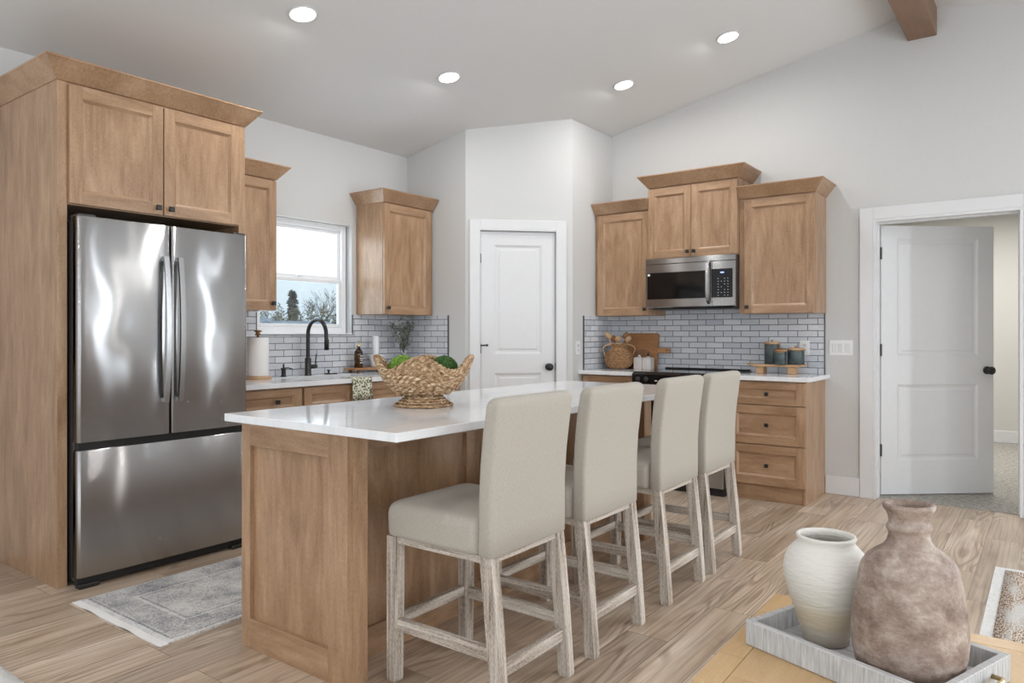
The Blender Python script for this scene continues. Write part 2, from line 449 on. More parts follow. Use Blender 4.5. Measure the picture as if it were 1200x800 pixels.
def rug_mat():
    """distressed runner: border bands from the distance to the edge, faded by noise. UV = 0..L, 0..W in metres"""
    m, nt, b = newmat('faded_runner', (.6, .59, .57), .95, 0, .1)
    W_, L_ = .77, 2.1
    t = N(nt, 'ShaderNodeTexCoord'); s = N(nt, 'ShaderNodeSeparateXYZ'); nt.links.new(t.outputs['UV'], s.inputs[0])
    du = math_(nt, 'MINIMUM', s.outputs[0], math_(nt, 'SUBTRACT', L_, s.outputs[0]))
    dv = math_(nt, 'MINIMUM', s.outputs[1], math_(nt, 'SUBTRACT', W_, s.outputs[1]))
    d = math_(nt, 'MINIMUM', du, dv)
    line = ramp(nt, math_(nt, 'MULTIPLY', d, 3.0), [(0, (.1, .1, .1)), (.05, (.1, .1, .1)), (.07, (.9, .9, .9)), (.10, (.35, .35, .35)), (.13, (.6, .6, .6)), (.46, (.62, .62, .62)), (.48, (.05, .05, .05)), (.51, (.3, .3, .3)), (.53, (.8, .8, .8)), (.56, (.35, .35, .35))])
    rl = [n for n in nt.nodes if n.bl_idname == 'ShaderNodeValToRGB'][-1]; rl.color_ramp.interpolation = 'CONSTANT'
    # ornament: voronoi medallions
    vo = N(nt, 'ShaderNodeTexVoronoi', feature='DISTANCE_TO_EDGE'); vo.inputs['Scale'].default_value = 24
    nt.links.new(uvmap(nt, (1, 1, 1)), vo.inputs['Vector'])
    orn = ramp(nt, vo.outputs['Distance'], [(.03, (.9, .9, .9)), (.10, (.2, .2, .2)), (.24, (.75, .75, .75))])
    fade = noise(nt, uvmap(nt, (1, 1, 1)), 5, 6, .75)
    sp = noise(nt, uvmap(nt, (1, 1, 1)), 95, 3, .8)
    k = mix(nt, line, orn, .38)
    f = math_(nt, 'ADD', math_(nt, 'MULTIPLY', N(nt, 'ShaderNodeRGBToBW').outputs[0], .28), math_(nt, 'MULTIPLY', fade, .62))
    bw = [n for n in nt.nodes if n.bl_idname == 'ShaderNodeRGBToBW'][0]; nt.links.new(k, bw.inputs[0])
    f = math_(nt, 'ADD', f, math_(nt, 'MULTIPLY', sp, .42))
    nt.links.new(ramp(nt, f, [(.56, (.70, .685, .665)), (.65, (.54, .525, .51)), (.74, (.32, .32, .335)), (.84, (.19, .195, .215))]), b.inputs['Base Color'])
    bump(nt, b, sp, .5, .004)
rug_mat()

def rug2_mat():
    m, nt, b = newmat('patterned_rug', (.6, .5, .4), .95, 0, .1)
    n1 = noise(nt, uvmap(nt, (45, 150, 1)), 1, 3, .7)
    n2 = noise(nt, uvmap(nt, (2.2, 7, 1)), 1, 2)
    c = ramp(nt, n1, [(.40, (.16, .085, .07)), (.48, (.45, .33, .24)), (.56, (.70, .65, .58))])
    c = mix(nt, c, (.66, .65, .63), ramp(nt, n2, [(.48, (0, 0, 0)), (.6, (.85, .85, .85))]))
    nt.links.new(c, b.inputs['Base Color']); bump(nt, b, n1, .8, .006)
rug2_mat()

def towel_mat():
    m, nt, b = newmat('printed_towel', (.7, .7, .6), .95, 0, .1)
    vo = N(nt, 'ShaderNodeTexVoronoi'); vo.inputs['Scale'].default_value = 75; nt.links.new(uvmap(nt, (1, 1, 1)), vo.inputs['Vector'])
    n = noise(nt, uvmap(nt, (1, 1, 1)), 60, 3, .7)
    f = math_(nt, 'ADD', math_(nt, 'MULTIPLY', vo.outputs['Distance'], .7), math_(nt, 'MULTIPLY', n, .5))
    nt.links.new(ramp(nt, f, [(.50, (.08, .09, .05)), (.58, (.42, .43, .28)), (.68, (.72, .70, .60))]), b.inputs['Base Color'])
    bump(nt, b, n, .3, .003)
towel_mat()

def ceramic(name, stops, scale, rough, bs):
    m, nt, b = newmat(name, (.7, .6, .5), rough)
    n = noise(nt, uvmap(nt, (1, 1, 1.3), 'Object'), scale, 9, .72, .15)
    nt.links.new(ramp(nt, n, stops), b.inputs['Base Color'])
    bump(nt, b, noise(nt, uvmap(nt, (1, 1, 1.5), 'Object'), scale*4, 5, .6), bs, .004)
    return m, nt, b
ceramic('brown_clay', [(.33, (.13, .085, .065)), (.46, (.25, .18, .145)), (.56, (.35, .275, .23)), (.68, (.52, .44, .39))], 13, .6, .8)
def white_vase_mat():
    m, nt, b = newmat('cream_clay', (.7, .67, .6), .6)
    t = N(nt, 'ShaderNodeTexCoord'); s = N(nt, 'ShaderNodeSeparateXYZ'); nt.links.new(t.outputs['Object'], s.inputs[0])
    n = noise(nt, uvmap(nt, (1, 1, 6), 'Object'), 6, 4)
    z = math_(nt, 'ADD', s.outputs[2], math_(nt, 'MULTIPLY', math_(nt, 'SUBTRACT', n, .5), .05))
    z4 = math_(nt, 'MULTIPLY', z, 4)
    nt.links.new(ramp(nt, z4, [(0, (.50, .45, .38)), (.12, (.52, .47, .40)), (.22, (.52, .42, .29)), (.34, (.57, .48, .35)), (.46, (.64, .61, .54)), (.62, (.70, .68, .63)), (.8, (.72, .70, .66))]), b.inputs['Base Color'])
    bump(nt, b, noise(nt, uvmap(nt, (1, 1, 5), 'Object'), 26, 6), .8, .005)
white_vase_mat()
plain_noise('whitewashed_tray', (.36, .36, .37), (.62, .62, .62), 1, .75, .35, .002, 'UV', 3, vscale=(170, 14, 1))

def glass(name, col, rough=.0, ior=1.45):
    m, nt, b = newmat(name, col, rough); b.inputs['Transmission Weight'].default_value = 1; b.inputs['IOR'].default_value = ior
glass('amber_glass', (.16, .07, .02)); glass('clear_glass', (.95, .97, .97))
plain_noise('ribbed_glass', (.55, .50, .47), (.70, .66, .63), 1, .2, .4, .003, 'UV', 2, vscale=(110, 8, 1))
plain_noise('frosted_white', (.74, .76, .80), (.84, .85, .88), 40, .25)
def pane():
    m = bpy.data.materials.new('window_glass'); m.use_nodes = True; nt = m.node_tree
    for n in list(nt.nodes): nt.nodes.remove(n)
    o = N(nt, 'ShaderNodeOutputMaterial'); tr = N(nt, 'ShaderNodeBsdfTransparent'); gl = N(nt, 'ShaderNodeBsdfGlossy'); mx = N(nt, 'ShaderNodeMixShader')
    gl.inputs['Roughness'].default_value = .02; mx.inputs[0].default_value = .06; tr.inputs[0].default_value = (.93, .96, .97, 1)
    nt.links.new(tr.outputs[0], mx.inputs[1]); nt.links.new(gl.outputs[0], mx.inputs[2]); nt.links.new(mx.outputs[0], o.inputs[0]); MT['window_glass'] = m
pane()
m = MT['window_glass'].copy(); m.name = 'screened_glass'; MT['screened_glass'] = m
for n in m.node_tree.nodes:
    if n.bl_idname == 'ShaderNodeBsdfTransparent': n.inputs[0].default_value = (.74, .80, .83, 1)
def emis(name, col, s):
    m, nt, b = newmat(name, col, .5); b.inputs['Emission Color'].default_value = (*col, 1); b.inputs['Emission Strength'].default_value = s
emis('lamp_lens', (1, .98, .93), 6); emis('display_blue', (.25, .35, 1), 1.5); emis('key_marks', (.6, .6, .65), .25)
maple = MT['maple']; blackm = MT['black_matte']; quartz_ = MT['white_quartz']

# ------------------------------------------------------------------ the shell
WY, WX, H0, SL, RY = 4.565, 5.928, 2.777, .204, .745
def ceil_z(y): return H0 + SL*(WY-y) if y >= RY else H0 + SL*(WY-RY) - SL*(RY-y)
XB, YR, TH = -4.0, -3.07, .14

def struct(name, mb, m, **kw): return mb.build(name, m, None, kind='structure', **kw)
m_ = MB()
m_.box(XB, 5.985, YR, 5.2, -.1, 0, 'x'); 
# floor UV: planks run along x
for f in m_.bm.faces:
    for l in f.loops: l[m_.uv].uv = (l.vert.co.x+3.1, l.vert.co.y+10.06)
struct('floor', m_, MT['oak_plank_floor'])
m_ = MB(); m_.prism([(WY+TH, 2.70), (WY+TH, ceil_z(WY)+.1), (RY, ceil_z(RY)+.13), (YR-TH, ceil_z(YR)+.1), (YR-TH, ceil_z(YR)-.03), (RY, ceil_z(RY)), (WY, H0)], 'x', XB-TH, WX+TH)
struct('ceiling', m_, MT['ceiling_paint'])
# window wall
WX0, WX1, WZ0, WZ1 = 3.072, 3.954, 1.225, 2.10
m_ = MB()
for a in ((XB, WX0, 0, H0), (WX1, 4.60, 0, H0), (WX0, WX1, 0, WZ0), (WX0, WX1, WZ1, H0), (4.60, WX+TH, 0, H0)):
    m_.box(a[0], a[1], WY, WY+TH, a[2], a[3], 'n')
struct('wall_left', m_, MT['wall_paint'])
# pantry walls
PB, PC = Vector((4.586, 3.889)), Vector((5.237, 3.254))
m_ = MB(); m_.prism([(PB.y, 0), (WY, 0), (WY, ceil_z(WY)), (PB.y, ceil_z(PB.y))], 'x', 4.586, 4.586+.1); struct('wall_pantry_left', m_, MT['wall_paint'])
m_ = MB(); m_.box(PC.x, WX, PC.y, PC.y+.1, 0, 3.04, 'n'); struct('wall_pantry_right', m_, MT['wall_paint'])
ang = math.atan2(PC.y-PB.y, PC.x-PB.x); PL = (PC-PB).length
FP = Matrix.Translation((PB.x, PB.y, 0)) @ rotz(ang)
def pz(s): return ceil_z(PB.y + (PC.y-PB.y)*s/PL)
m_ = MB(FP)
DX0, DX1, DZ = .118, .767, 2.088
for pts in ([(0, 0), (DX0, 0), (DX0, pz(DX0)), (0, pz(0))], [(DX0, DZ), (DX1, DZ), (DX1, pz(DX1)), (DX0, pz(DX0))], [(DX1, 0), (PL, 0), (PL, pz(PL)), (DX1, pz(DX1))]):
    m_.prism(pts, 'y', 0, .1)
struct('wall_pantry_front', m_, MT['wall_paint'])
# range wall with the doorway
OY0, OY1, OZ = .150, 1.062, 2.071
m_ = MB()
for pts in ([(OY1, 0), (WY, 0), (WY, H0), (OY1, ceil_z(OY1))], [(OY0, OZ), (OY1, OZ), (OY1, ceil_z(OY1)), (RY, ceil_z(RY)), (OY0, ceil_z(OY0))], [(-1.98, 0), (OY0, 0), (OY0, ceil_z(OY0)), (-1.98, ceil_z(-1.98))], [(-2.22, 0), (-1.98, 0), (-1.98, .2), (-2.22, .2)], [(-2.22, 2.3), (-1.98, 2.3), (-1.98, ceil_z(-1.98)), (-2.22, ceil_z(-2.22))], [(YR, 0), (-2.22, 0), (-2.22, ceil_z(-2.22)), (YR, ceil_z(YR))]):
    m_.prism(pts, 'x', WX, WX+.12)
struct('wall_right', m_, MT['wall_paint'])
# wall behind the camera and side wall, each with window openings
m_ = MB(); ys = [YR]
for x, y, wd in sorted(WIN_BACK, key=lambda q: q[1]): ys += [y-wd/2, y+wd/2]
ys.append(WY)
for i in range(0, len(ys), 2): 
    a, b_ = ys[i], ys[i+1]
    pts = [(a, 0), (b_, 0), (b_, ceil_z(b_))] + ([(RY, ceil_z(RY))] if a < RY < b_ else []) + [(a, ceil_z(a))]
    m_.prism(pts, 'x', XB-TH, XB)
for x, y, wd in WIN_BACK:
    a, b_ = y-wd/2, y+wd/2
    m_.box(XB-TH, XB, a, b_, 0, .2, 'n')
    m_.prism([(a, 2.3), (b_, 2.3), (b_, ceil_z(b_)), (a, ceil_z(a))], 'x', XB-TH, XB)
struct('wall_back', m_, MT['wall_paint'])
m_ = MB(); xs = [XB]
for x, wd in sorted(WIN_SIDE): xs += [x-wd/2, x+wd/2]
xs.append(WX)
for i in range(0, len(xs), 2): m_.box(xs[i], xs[i+1], YR-TH, YR, 0, ceil_z(YR), 'n')
for x, wd in WIN_SIDE:
    zb, zt = (.05, 2.7) if wd < .5 else (.2, 2.3)
    m_.box(x-wd/2, x+wd/2, YR-TH, YR, 0, zb, 'n'); m_.box(x-wd/2, x+wd/2, YR-TH, YR, zt, ceil_z(YR), 'n')
struct('wall_side', m_, MT['wall_paint'])
wn = 2
def plain_window(M, wd, n, zb=.2, zt=2.3):
    m_ = MB(M); f = .05 if wd > .5 else .012
    m_.box(-wd/2, -wd/2+f, -.06, 0, zb, zt, 'n'); m_.box(wd/2-f, wd/2, -.06, 0, zb, zt, 'n'); m_.box(-wd/2+f, wd/2-f, -.06, 0, zb, zb+f, 'n'); m_.box(-wd/2+f, wd/2-f, -.06, 0, zt-f, zt, 'n')
    o = struct('window_%d' % n, m_, MT['vinyl_white'])
    g = MB(M); g.box(-wd/2+f, wd/2-f, -.035, -.03, zb+f, zt-f, 'n'); g.build('window_pane', MT['window_glass'], o)
for x, y, wd in WIN_BACK:
    plain_window(Matrix.Translation((XB-.05, y, 0)) @ rotz(-PI/2), wd, wn); wn += 1
for x, wd in WIN_SIDE:
    plain_window(Matrix.Translation((x, YR-.05, 0)), wd, wn, *((.05, 2.7) if wd < .5 else (.2, 2.3))); wn += 1

for y, wd in WIN_STREAK:
    plain_window(Matrix.Translation((WX+.11, y, 0)) @ rotz(-PI/2), wd, wn); wn += 1

# kitchen window: frame, sashes, glass
m_ = MB(); yo = WY+.055
m_.box(WX0, WX0+.045, yo, yo+.06, WZ0, WZ1, 'n', .004); m_.box(WX1-.045-.012, WX1-.012, yo, yo+.06, WZ0, WZ1, 'n', .004)
m_.box(WX0+.045, WX1-.057, yo, yo+.06, WZ0, WZ0+.05, 'n', .004); m_.box(WX0+.045, WX1-.057, yo, yo+.06, WZ1-.045, WZ1, 'n', .004)
win = struct('window_1', m_, MT['vinyl_white'])
for nm, z0, z1, yy in (('window_sash_upper', 1.655, WZ1-.045, yo+.028), ('window_sash_lower', WZ0+.05, 1.655, yo+.008)):
    s_ = MB(); t_ = .028
    s_.box(WX0+.045, WX0+.045+t_, yy, yy+.024, z0, z1, 'n', .003); s_.box(WX1-.057-t_, WX1-.057, yy, yy+.024, z0, z1, 'n', .003)
    s_.box(WX0+.045+t_, WX1-.057-t_, yy, yy+.024, z0, z0+t_, 'n', .003); s_.box(WX0+.045+t_, WX1-.057-t_, yy, yy+.024, z1-t_, z1, 'n', .003)
    so = s_.build('sash', MT['vinyl_white'], win)
    g = MB(); g.box(WX0+.073, WX1-.085, yy+.01, yy+.014, z0+t_, z1-t_, 'n'); g.build('window_pane', MT['window_glass' if nm.endswith('upper') else 'screened_glass'], so)
l_ = MB(); l_.box(3.47, 3.53, yo+.002, yo+.02, 1.665, 1.68, 'n', .003); l_.build('sash_lock', MT['vinyl_white'], win)

# next room behind the doorway
X2 = 9.80
m_ = MB(); m_.box(5.985, X2, -1.7, 3.2, -.1, .006, 'n'); struct('floor_carpet', m_, MT['grey_carpet'])
m_ = MB(); m_.box(WX+.12, X2, -1.7, 3.2, 2.62, 2.7, 'n'); struct('ceiling_bedroom', m_, MT['ceiling_paint'])
m_ = MB(); m_.box(X2, X2+.1, -1.7, 3.2, 0, 2.7, 'n'); struct('wall_bedroom_far', m_, MT['bath_wall'])
m_ = MB(); m_.box(WX+.12, X2, 3.2, 3.3, 0, 2.7, 'n'); struct('wall_bedroom_left', m_, MT['bath_wall'])
m_ = MB(); m_.box(WX+.12, X2, -1.8, -1.7, 0, 2.7, 'n'); struct('wall_bedroom_right', m_, MT['bath_wall'])
m_ = MB(); m_.box(X2-.015, X2, -1.7, 3.2, .006, .14, 'n', .004); struct('baseboard_bedroom', m_, MT['trim_paint'])
area('bedroom_fill_light', (8.2, .6, 2.58), (0, 0, -1), 1.2, 1.2, 75, (1, .97, .92))  # added fill that brightens the next room, no fixture modelled

# baseboards, casings, jambs
m_ = MB(); m_.box(WX-.015, WX, 1.152, 1.396, 0, .14, 'n', .004); struct('baseboard_right', m_, MT['trim_paint'])
m_ = MB(); m_.box(WX-.015, WX, YR, OY0-.092, 0, .14, 'n', .004); struct('baseboard_right_far', m_, MT['trim_paint'])
m_ = MB()
m_.box(WX-.02, WX, OY1, OY1+.09, 0, OZ+.09, 'n', .003); m_.box(WX-.02, WX, OY0-.09, OY0, 0, OZ+.09, 'n', .003); m_.box(WX-.02, WX, OY0, OY1, OZ, OZ+.09, 'n', .003)
struct('trim_1', m_, MT['trim_paint'])
m_ = MB()
m_.box(WX-.02, WX+.14, OY1-.018, OY1, 0, OZ, 'n'); m_.box(WX-.02, WX+.14, OY0, OY0+.018, 0, OZ, 'n'); m_.box(WX-.02, WX+.14, OY0+.018, OY1-.018, OZ-.018, OZ, 'n')
m_.box(WX+.05, WX+.085, OY1-.030, OY1-.018, 0, OZ-.018, 'n'); m_.box(WX+.05, WX+.085, OY0+.018, OY0+.03, 0, OZ-.018, 'n'); m_.box(WX+.05, WX+.085, OY0+.03, OY1-.03, OZ-.03, OZ-.018, 'n')
struct('trim_2', m_, MT['trim_paint'])
m_ = MB(FP)
m_.box(DX0-.086, DX0, -.02, 0, 0, DZ+.086, 'n', .003); m_.box(DX1, DX1+.086, -.02, 0, 0, DZ+.086, 'n', .003); m_.box(DX0, DX1, -.02, 0, DZ, DZ+.086, 'n', .003)
struct('trim_3', m_, MT['trim_paint'])
m_ = MB(FP); m_.box(DX0, DX0+.004, -.02, .1, 0, DZ, 'n'); m_.box(DX1-.004, DX1, -.02, .1, 0, DZ, 'n'); m_.box(DX0+.004, DX1-.004, -.02, .1, DZ-.005, DZ, 'n'); struct('trim_4', m_, MT['trim_paint'])
# dark interior behind the pantry door keeps gaps dark
def ringslope(m_, x0, x1, z0, z1, yf, dy, wd, flip=1):
    a = [(x0, yf, z0), (x1, yf, z0), (x1, yf, z1), (x0, yf, z1)]
    b_ = [(x0+wd, yf+dy, z0+wd), (x1-wd, yf+dy, z0+wd), (x1-wd, yf+dy, z1-wd), (x0+wd, yf+dy, z1-wd)]
    for i in range(4):
        j = (i+1) % 4
        horiz = i in (0, 2)
        P = [a[i], a[j], b_[j], b_[i]]
        uv = [((p[2], p[0]) if horiz else (p[0], p[2])) for p in P]
        if flip < 0: P.reverse(); uv.reverse()
        m_.face(P, uv)
def panel_door(M, wd, h, panels, t=.035):
    """two-panel moulded slab, front face at y=0, body to y=t"""
    m_ = MB(M); st = panels[0][0]
    m_.box(0, st, 0, t, 0, h, 'n'); m_.box(wd-st, wd, 0, t, 0, h, 'n')
    zs = [0]
    for (_, z0, z1) in panels: zs += [z0, z1]
    zs.append(h)
    for i in range(0, len(zs), 2): m_.box(st, wd-st, 0, t, zs[i], zs[i+1], 'n')
    for (_, z0, z1) in panels:
        m_.box(st, wd-st, .010, t-.010, z0, z1, 'n')
        ringslope(m_, st, wd-st, z0, z1, 0, .0095, .018); ringslope(m_, st, wd-st, z0, z1, t, -.0095, .018, -1)
        m_.box(st+.045, wd-st-.045, .005, t-.005, z0+.045, z1-.045, 'n')
        ringslope(m_, st+.033, wd-st-.033, z0+.033, z1-.033, .0098, -.0050, .0125); ringslope(m_, st+.033, wd-st-.033, z0+.033, z1-.033, t-.0098, .0050, .0125, -1)
    return m_
def knob(M, x, z, yf, parent, side=-1, name='door_knob', m=None):
    k = MB(M); s = side
    prof = [(.030, 0), (.030, .008), (.012, .012), (.012, .032), (.022, .036), (.030, .046), (.031, .055), (.024, .064), (.0, .066)]
    rings = []
    for r, d in prof:
        rings.append([(x+max(r, .0005)*math.cos(2*PI*i/20), yf+s*d, z+max(r, .0005)*math.sin(2*PI*i/20)) for i in range(20)])
    k.loft(rings); k.build(name, m or blackm, parent)
# pantry door
dw = DX1-DX0-.016
M = FP @ Matrix.Translation((DX0+.008, .010, .012))
d = panel_door(M, dw, DZ-.022, [(.115, .22, .885), (.115, 1.045, 1.955)]).build('door_1', MT['trim_paint'], None, kind='structure')
knob(M, dw-.055, .935, 0, d)
for z in (.30, 1.09, 1.84):
    h_ = MB(M); h_.box(-.006, .004, -.012, .002, z-.04, z+.04, 'n', .002); h_.build('hinge', blackm, d)
h_ = MB(M); h_.tube([(-.001, -.012, 1.115), (.012, -.03, 1.118), (.050, -.032, 1.118)], .006, 8); h_.lathe([(.010, 0), (.010, .012)], (.05, -.028, 1.118), 12, axis='y'); h_.build('hinge_stop', blackm, d)
h_ = MB(M); h_.box(dw-.002, dw+.006, -.003, .003, .905, .965, 'n', .001); h_.build('strike_plate', blackm, d)
# bedroom door, swung open into the next room
hx, hy = 6.055, 1.036
da = math.atan2(.356-1.048, 6.654-6.066)
M = Matrix.Translation((hx, hy, .012)) @ rotz(da) @ Matrix.Translation((.006, 0, 0))
d = panel_door(M, .89, 2.03, [(.125, .255, .83), (.125, 1.045, 1.935)]).build('door_2', MT['trim_paint'], None, kind='structure')
knob(M, .835, .935, 0, d); knob(M, .835, .935, .035, d, 1)
for z in (.335, 1.09, 1.82):
    h_ = MB(M); h_.box(-.014, .002, -.012, .004, z-.045, z+.045, 'n', .002); h_.build('hinge', blackm, d)

# ridge beam
m_ = MB(); m_.box(-3.9, WX, .651, .836, 3.342, 3.535, 'x', .004)
struct('beam', m_, MT['walnut_beam'])

# ------------------------------------------------------------------ cabinets
FL = Matrix.Translation((0, WY, 0))                        # window wall frame: x = world x, y = world y - WY
FR = Matrix.Translation((WX, PC.y, 0)) @ rotz(-PI/2)       # range wall frame: x = PC.y - world y, y = world x - WX
def rx(y): return PC.y - y

def shaker(F, x0, x1, yf, z0, z1, fr=.058, t=.02, hgrain=False):
    m_ = MB(F); fz = min(fr, (z1-z0)*.28)
    m_.box(x0, x0+fr, yf, yf+t, z0, z1, 'z', .0012); m_.box(x1-fr, x1, yf, yf+t, z0, z1, 'z', .0012)
    m_.box(x0+fr, x1-fr, yf, yf+t, z0, z0+fz, 'x'); m_.box(x0+fr, x1-fr, yf, yf+t, z1-fz, z1, 'x')
    m_.box(x0+fr, x1-fr, yf+.0125, yf+t-.001, z0+fz, z1-fz, 'x' if hgrain else 'z')
    ringslope(m_, x0+fr, x1-fr, z0+fz, z1-fz, yf+.0025, .0098, .014)
    return m_
def sq_knob(F, x, z, yf, parent):
    k = MB(F); k.box(x-.006, x+.006, yf-.012, yf, z-.006, z+.006, 'n'); k.box(x-.0135, x+.0135, yf-.027, yf-.012, z-.0135, z+.0135, 'n', .002)
    k.build('knob', blackm, parent)
def add_door(F, root, x0, x1, yf, z0, z1, kx=None, kz=None, name='door', hg=False):
    d = shaker(F, x0, x1, yf, z0, z1, hgrain=hg).build(name, maple, root)
    if kx is not None: sq_knob(F, kx, kz, yf, d)
    return d
def crown(F, root, x0, x1, yf, z0, h=.092, p=.072, left=True, right=True, back=0):
    pl, pr_ = (p if left else 0), (p if right else 0)
    r0 = [(x0, yf, z0), (x1, yf, z0), (x1, back, z0), (x0, back, z0)]
    def R(k, z): return [(x0-pl*k, yf-p*k, z), (x1+pr_*k, yf-p*k, z), (x1+pr_*k, back, z), (x0-pl*k, back, z)]
    rings = [R(0, z0), R(.06, z0+.001), R(.93, z0+h-.012), R(1, z0+h-.008), R(1, z0+h)]
    m_ = MB(F)
    # faces with grain running along each run
    for k in range(len(rings)-1):
        A_, B_ = rings[k], rings[k+1]
        for i in range(4):
            j = (i+1) % 4
            P = [A_[i], A_[j], B_[j], B_[i]]
            al = 0 if i in (0, 2) else 1
            m_.face(P, [(p_[2]+(p_[1-al]), p_[al]+3) for p_ in P])
    m_.face(rings[-1], [(p_[1], p_[0]) for p_ in rings[-1]]); m_.face(rings[0][::-1], [(p_[1], p_[0]) for p_ in rings[0][::-1]])
    m_.build('crown_molding', maple, root)

def body(F, root, x0, x1, yf, z0, z1, back=0, name='cabinet_body'):
    m_ = MB(F); m_.box(x0, x1, yf, back, z0, z1, 'z', .001); return m_.build(name, maple, root)
def wpos(F, x, y, z): return tuple(F @ Vector((x, y, z)))

# refrigerator surround
FD = 3.826-WY
rf = thing('refrigerator_cabinet', 'tall maple cabinet enclosing the refrigerator, two doors above it and wide crown', 'cabinet', (1.99, 4.2, 0))
m_ = MB(FL); m_.box(1.489, 1.534, FD, -.001, 0, 2.446, 'z', .001); m_.build('side_panel', maple, rf)
m_ = MB(FL); m_.box(2.458, 2.499, FD, -.001, 0, 2.446, 'z', .001); m_.build('side_panel', maple, rf)
body(FL, rf, 1.5345, 2.4575, FD+.001, 1.853, 2.445, back=-.001)
add_door(FL, rf, 1.537, 1.997, FD-.021, 1.858, 2.432, 1.965, 1.893)
add_door(FL, rf, 2.003, 2.455, FD-.021, 1.858, 2.432, 2.035, 1.893)
crown(FL, rf, 1.489, 2.499, FD-.001, 2.446, .096, .074, back=-.001)
# wall cabinets on the window wall
UD = -.33
c = thing('wall_cabinet', 'narrow maple wall cabinet between refrigerator and window', 'cabinet', (2.76, 4.4, 1.38))
body(FL, c, 2.5005, 3.011, UD+.02, 1.382, 2.272); add_door(FL, c, 2.515, 3.008, UD, 1.384, 2.262, 2.976, 1.432)
crown(FL, c, 2.5005, 3.011, UD+.01, 2.272, left=False)
c = thing('wall_cabinet', 'maple wall cabinet right of the kitchen window, beside the pantry wall', 'cabinet', (4.25, 4.4, 1.38))
body(FL, c, 4.003, 4.575, UD+.02, 1.382, 2.272); add_door(FL, c, 4.006, 4.535, UD, 1.384, 2.262, 4.036, 1.432)
crown(FL, c, 4.003, 4.575, UD+.01, 2.272, right=False)
# wall cabinets on the range wall
XA0, XM0, XM1, XR1 = rx(3.25), rx(2.722), rx(1.960), rx(1.392)
c = thing('wall_cabinet', 'single-door maple wall cabinet left of microwave, above the rattan vase', 'cabinet', wpos(FR, .28, -.15, 1.38))
body(FR, c, XA0, XM0-.001, UD+.02, 1.382, 2.272); add_door(FR, c, XA0+.03, XM0-.006, UD, 1.384, 2.262, XM0-.036, 1.432)
crown(FR, c, XA0, XM0-.001, UD+.01, 2.272, left=False, right=False)
c = thing('wall_cabinet', 'taller two-door maple wall cabinet directly above the microwave', 'cabinet', wpos(FR, .9, -.15, 1.84))
body(FR, c, XM0, XM1, UD+.0, 1.845, 2.445)
add_door(FR, c, XM0+.003, (XM0+XM1)/2-.002, UD-.021, 1.850, 2.432, (XM0+XM1)/2-.028, 1.893)
add_door(FR, c, (XM0+XM1)/2+.002, XM1-.003, UD-.021, 1.850, 2.432, (XM0+XM1)/2+.028, 1.893)
crown(FR, c, XM0, XM1, UD-.012, 2.445, .096, .074)
c = thing('wall_cabinet', 'single-door maple wall cabinet right of microwave, nearest the open door', 'cabinet', wpos(FR, 1.6, -.15, 1.38))
body(FR, c, XM1+.001, XR1, UD+.02, 1.382, 2.272); add_door(FR, c, XM1+.045, XR1-.003, UD, 1.384, 2.262, XM1+.070, 1.432)
crown(FR, c, XM1+.001, XR1, UD+.01, 2.272, left=False)

# base cabinets, window wall
BD = 3.965-WY
def base_cab(F, label, x0, x1, fronts, yf, pos, toe=True, toe_in=.05, hollow=False, cat='cabinet'):
    c = thing('base_cabinet', label, cat, pos)
    if hollow:
        b0 = MB(F); b0.box(x0, x0+.018, yf, -.001, .105, .8815, 'z'); b0.box(x1-.018, x1, yf, -.001, .105, .8815, 'z'); b0.box(x0+.018, x1-.018, yf, -.001, .105, .125, 'x'); b0.box(x0+.018, x1-.018, -.008, -.001, .125, .8815, 'x'); b0.box(x0+.018, x1-.018, yf, yf+.018, .125, .8815, 'x')
        b0.build('cabinet_body', maple, c)
    else: body(F, c, x0, x1, yf, .105, .8815, back=-.001)
    t = MB(F); t.box(x0, x1, yf+toe_in, -.05, 0, .105, 'x'); t.build('toe_kick', maple, c)
    for (nm, a, b_, z0, z1, kx, kz) in fronts:
        add_door(F, c, a, b_, yf-.021, z0, z1, kx, kz, nm, hg=(nm == 'drawer'))
    return c
base_cab(FL, 'maple base cabinet below paper towels, between refrigerator and sink', 2.501, 3.005,
         [('drawer', 2.515, 2.998, .715, .868, 2.80, .792), ('door', 2.515, 2.998, .12, .705, 2.96, .65)], BD, (2.75, 4.25, 0))
base_cab(FL, 'wide maple sink base cabinet under the kitchen window', 3.007, 3.905,
         [('drawer', 3.016, 3.454, .715, .868, None, None), ('drawer', 3.46, 3.899, .715, .868, None, None), ('door', 3.016, 3.454, .12, .705, 3.42, .65), ('door', 3.46, 3.899, .12, .705, 3.50, .65)], BD, (3.45, 4.25, 0), hollow=True)
base_cab(FL, 'maple base cabinet in the corner right of the sink, beside the pantry', 3.907, 4.58,
         [('drawer', 3.916, 4.56, .715, .868, 4.24, .792), ('door', 3.916, 4.56, .12, .705, 3.96, .65)], BD, (4.25, 4.25, 0))
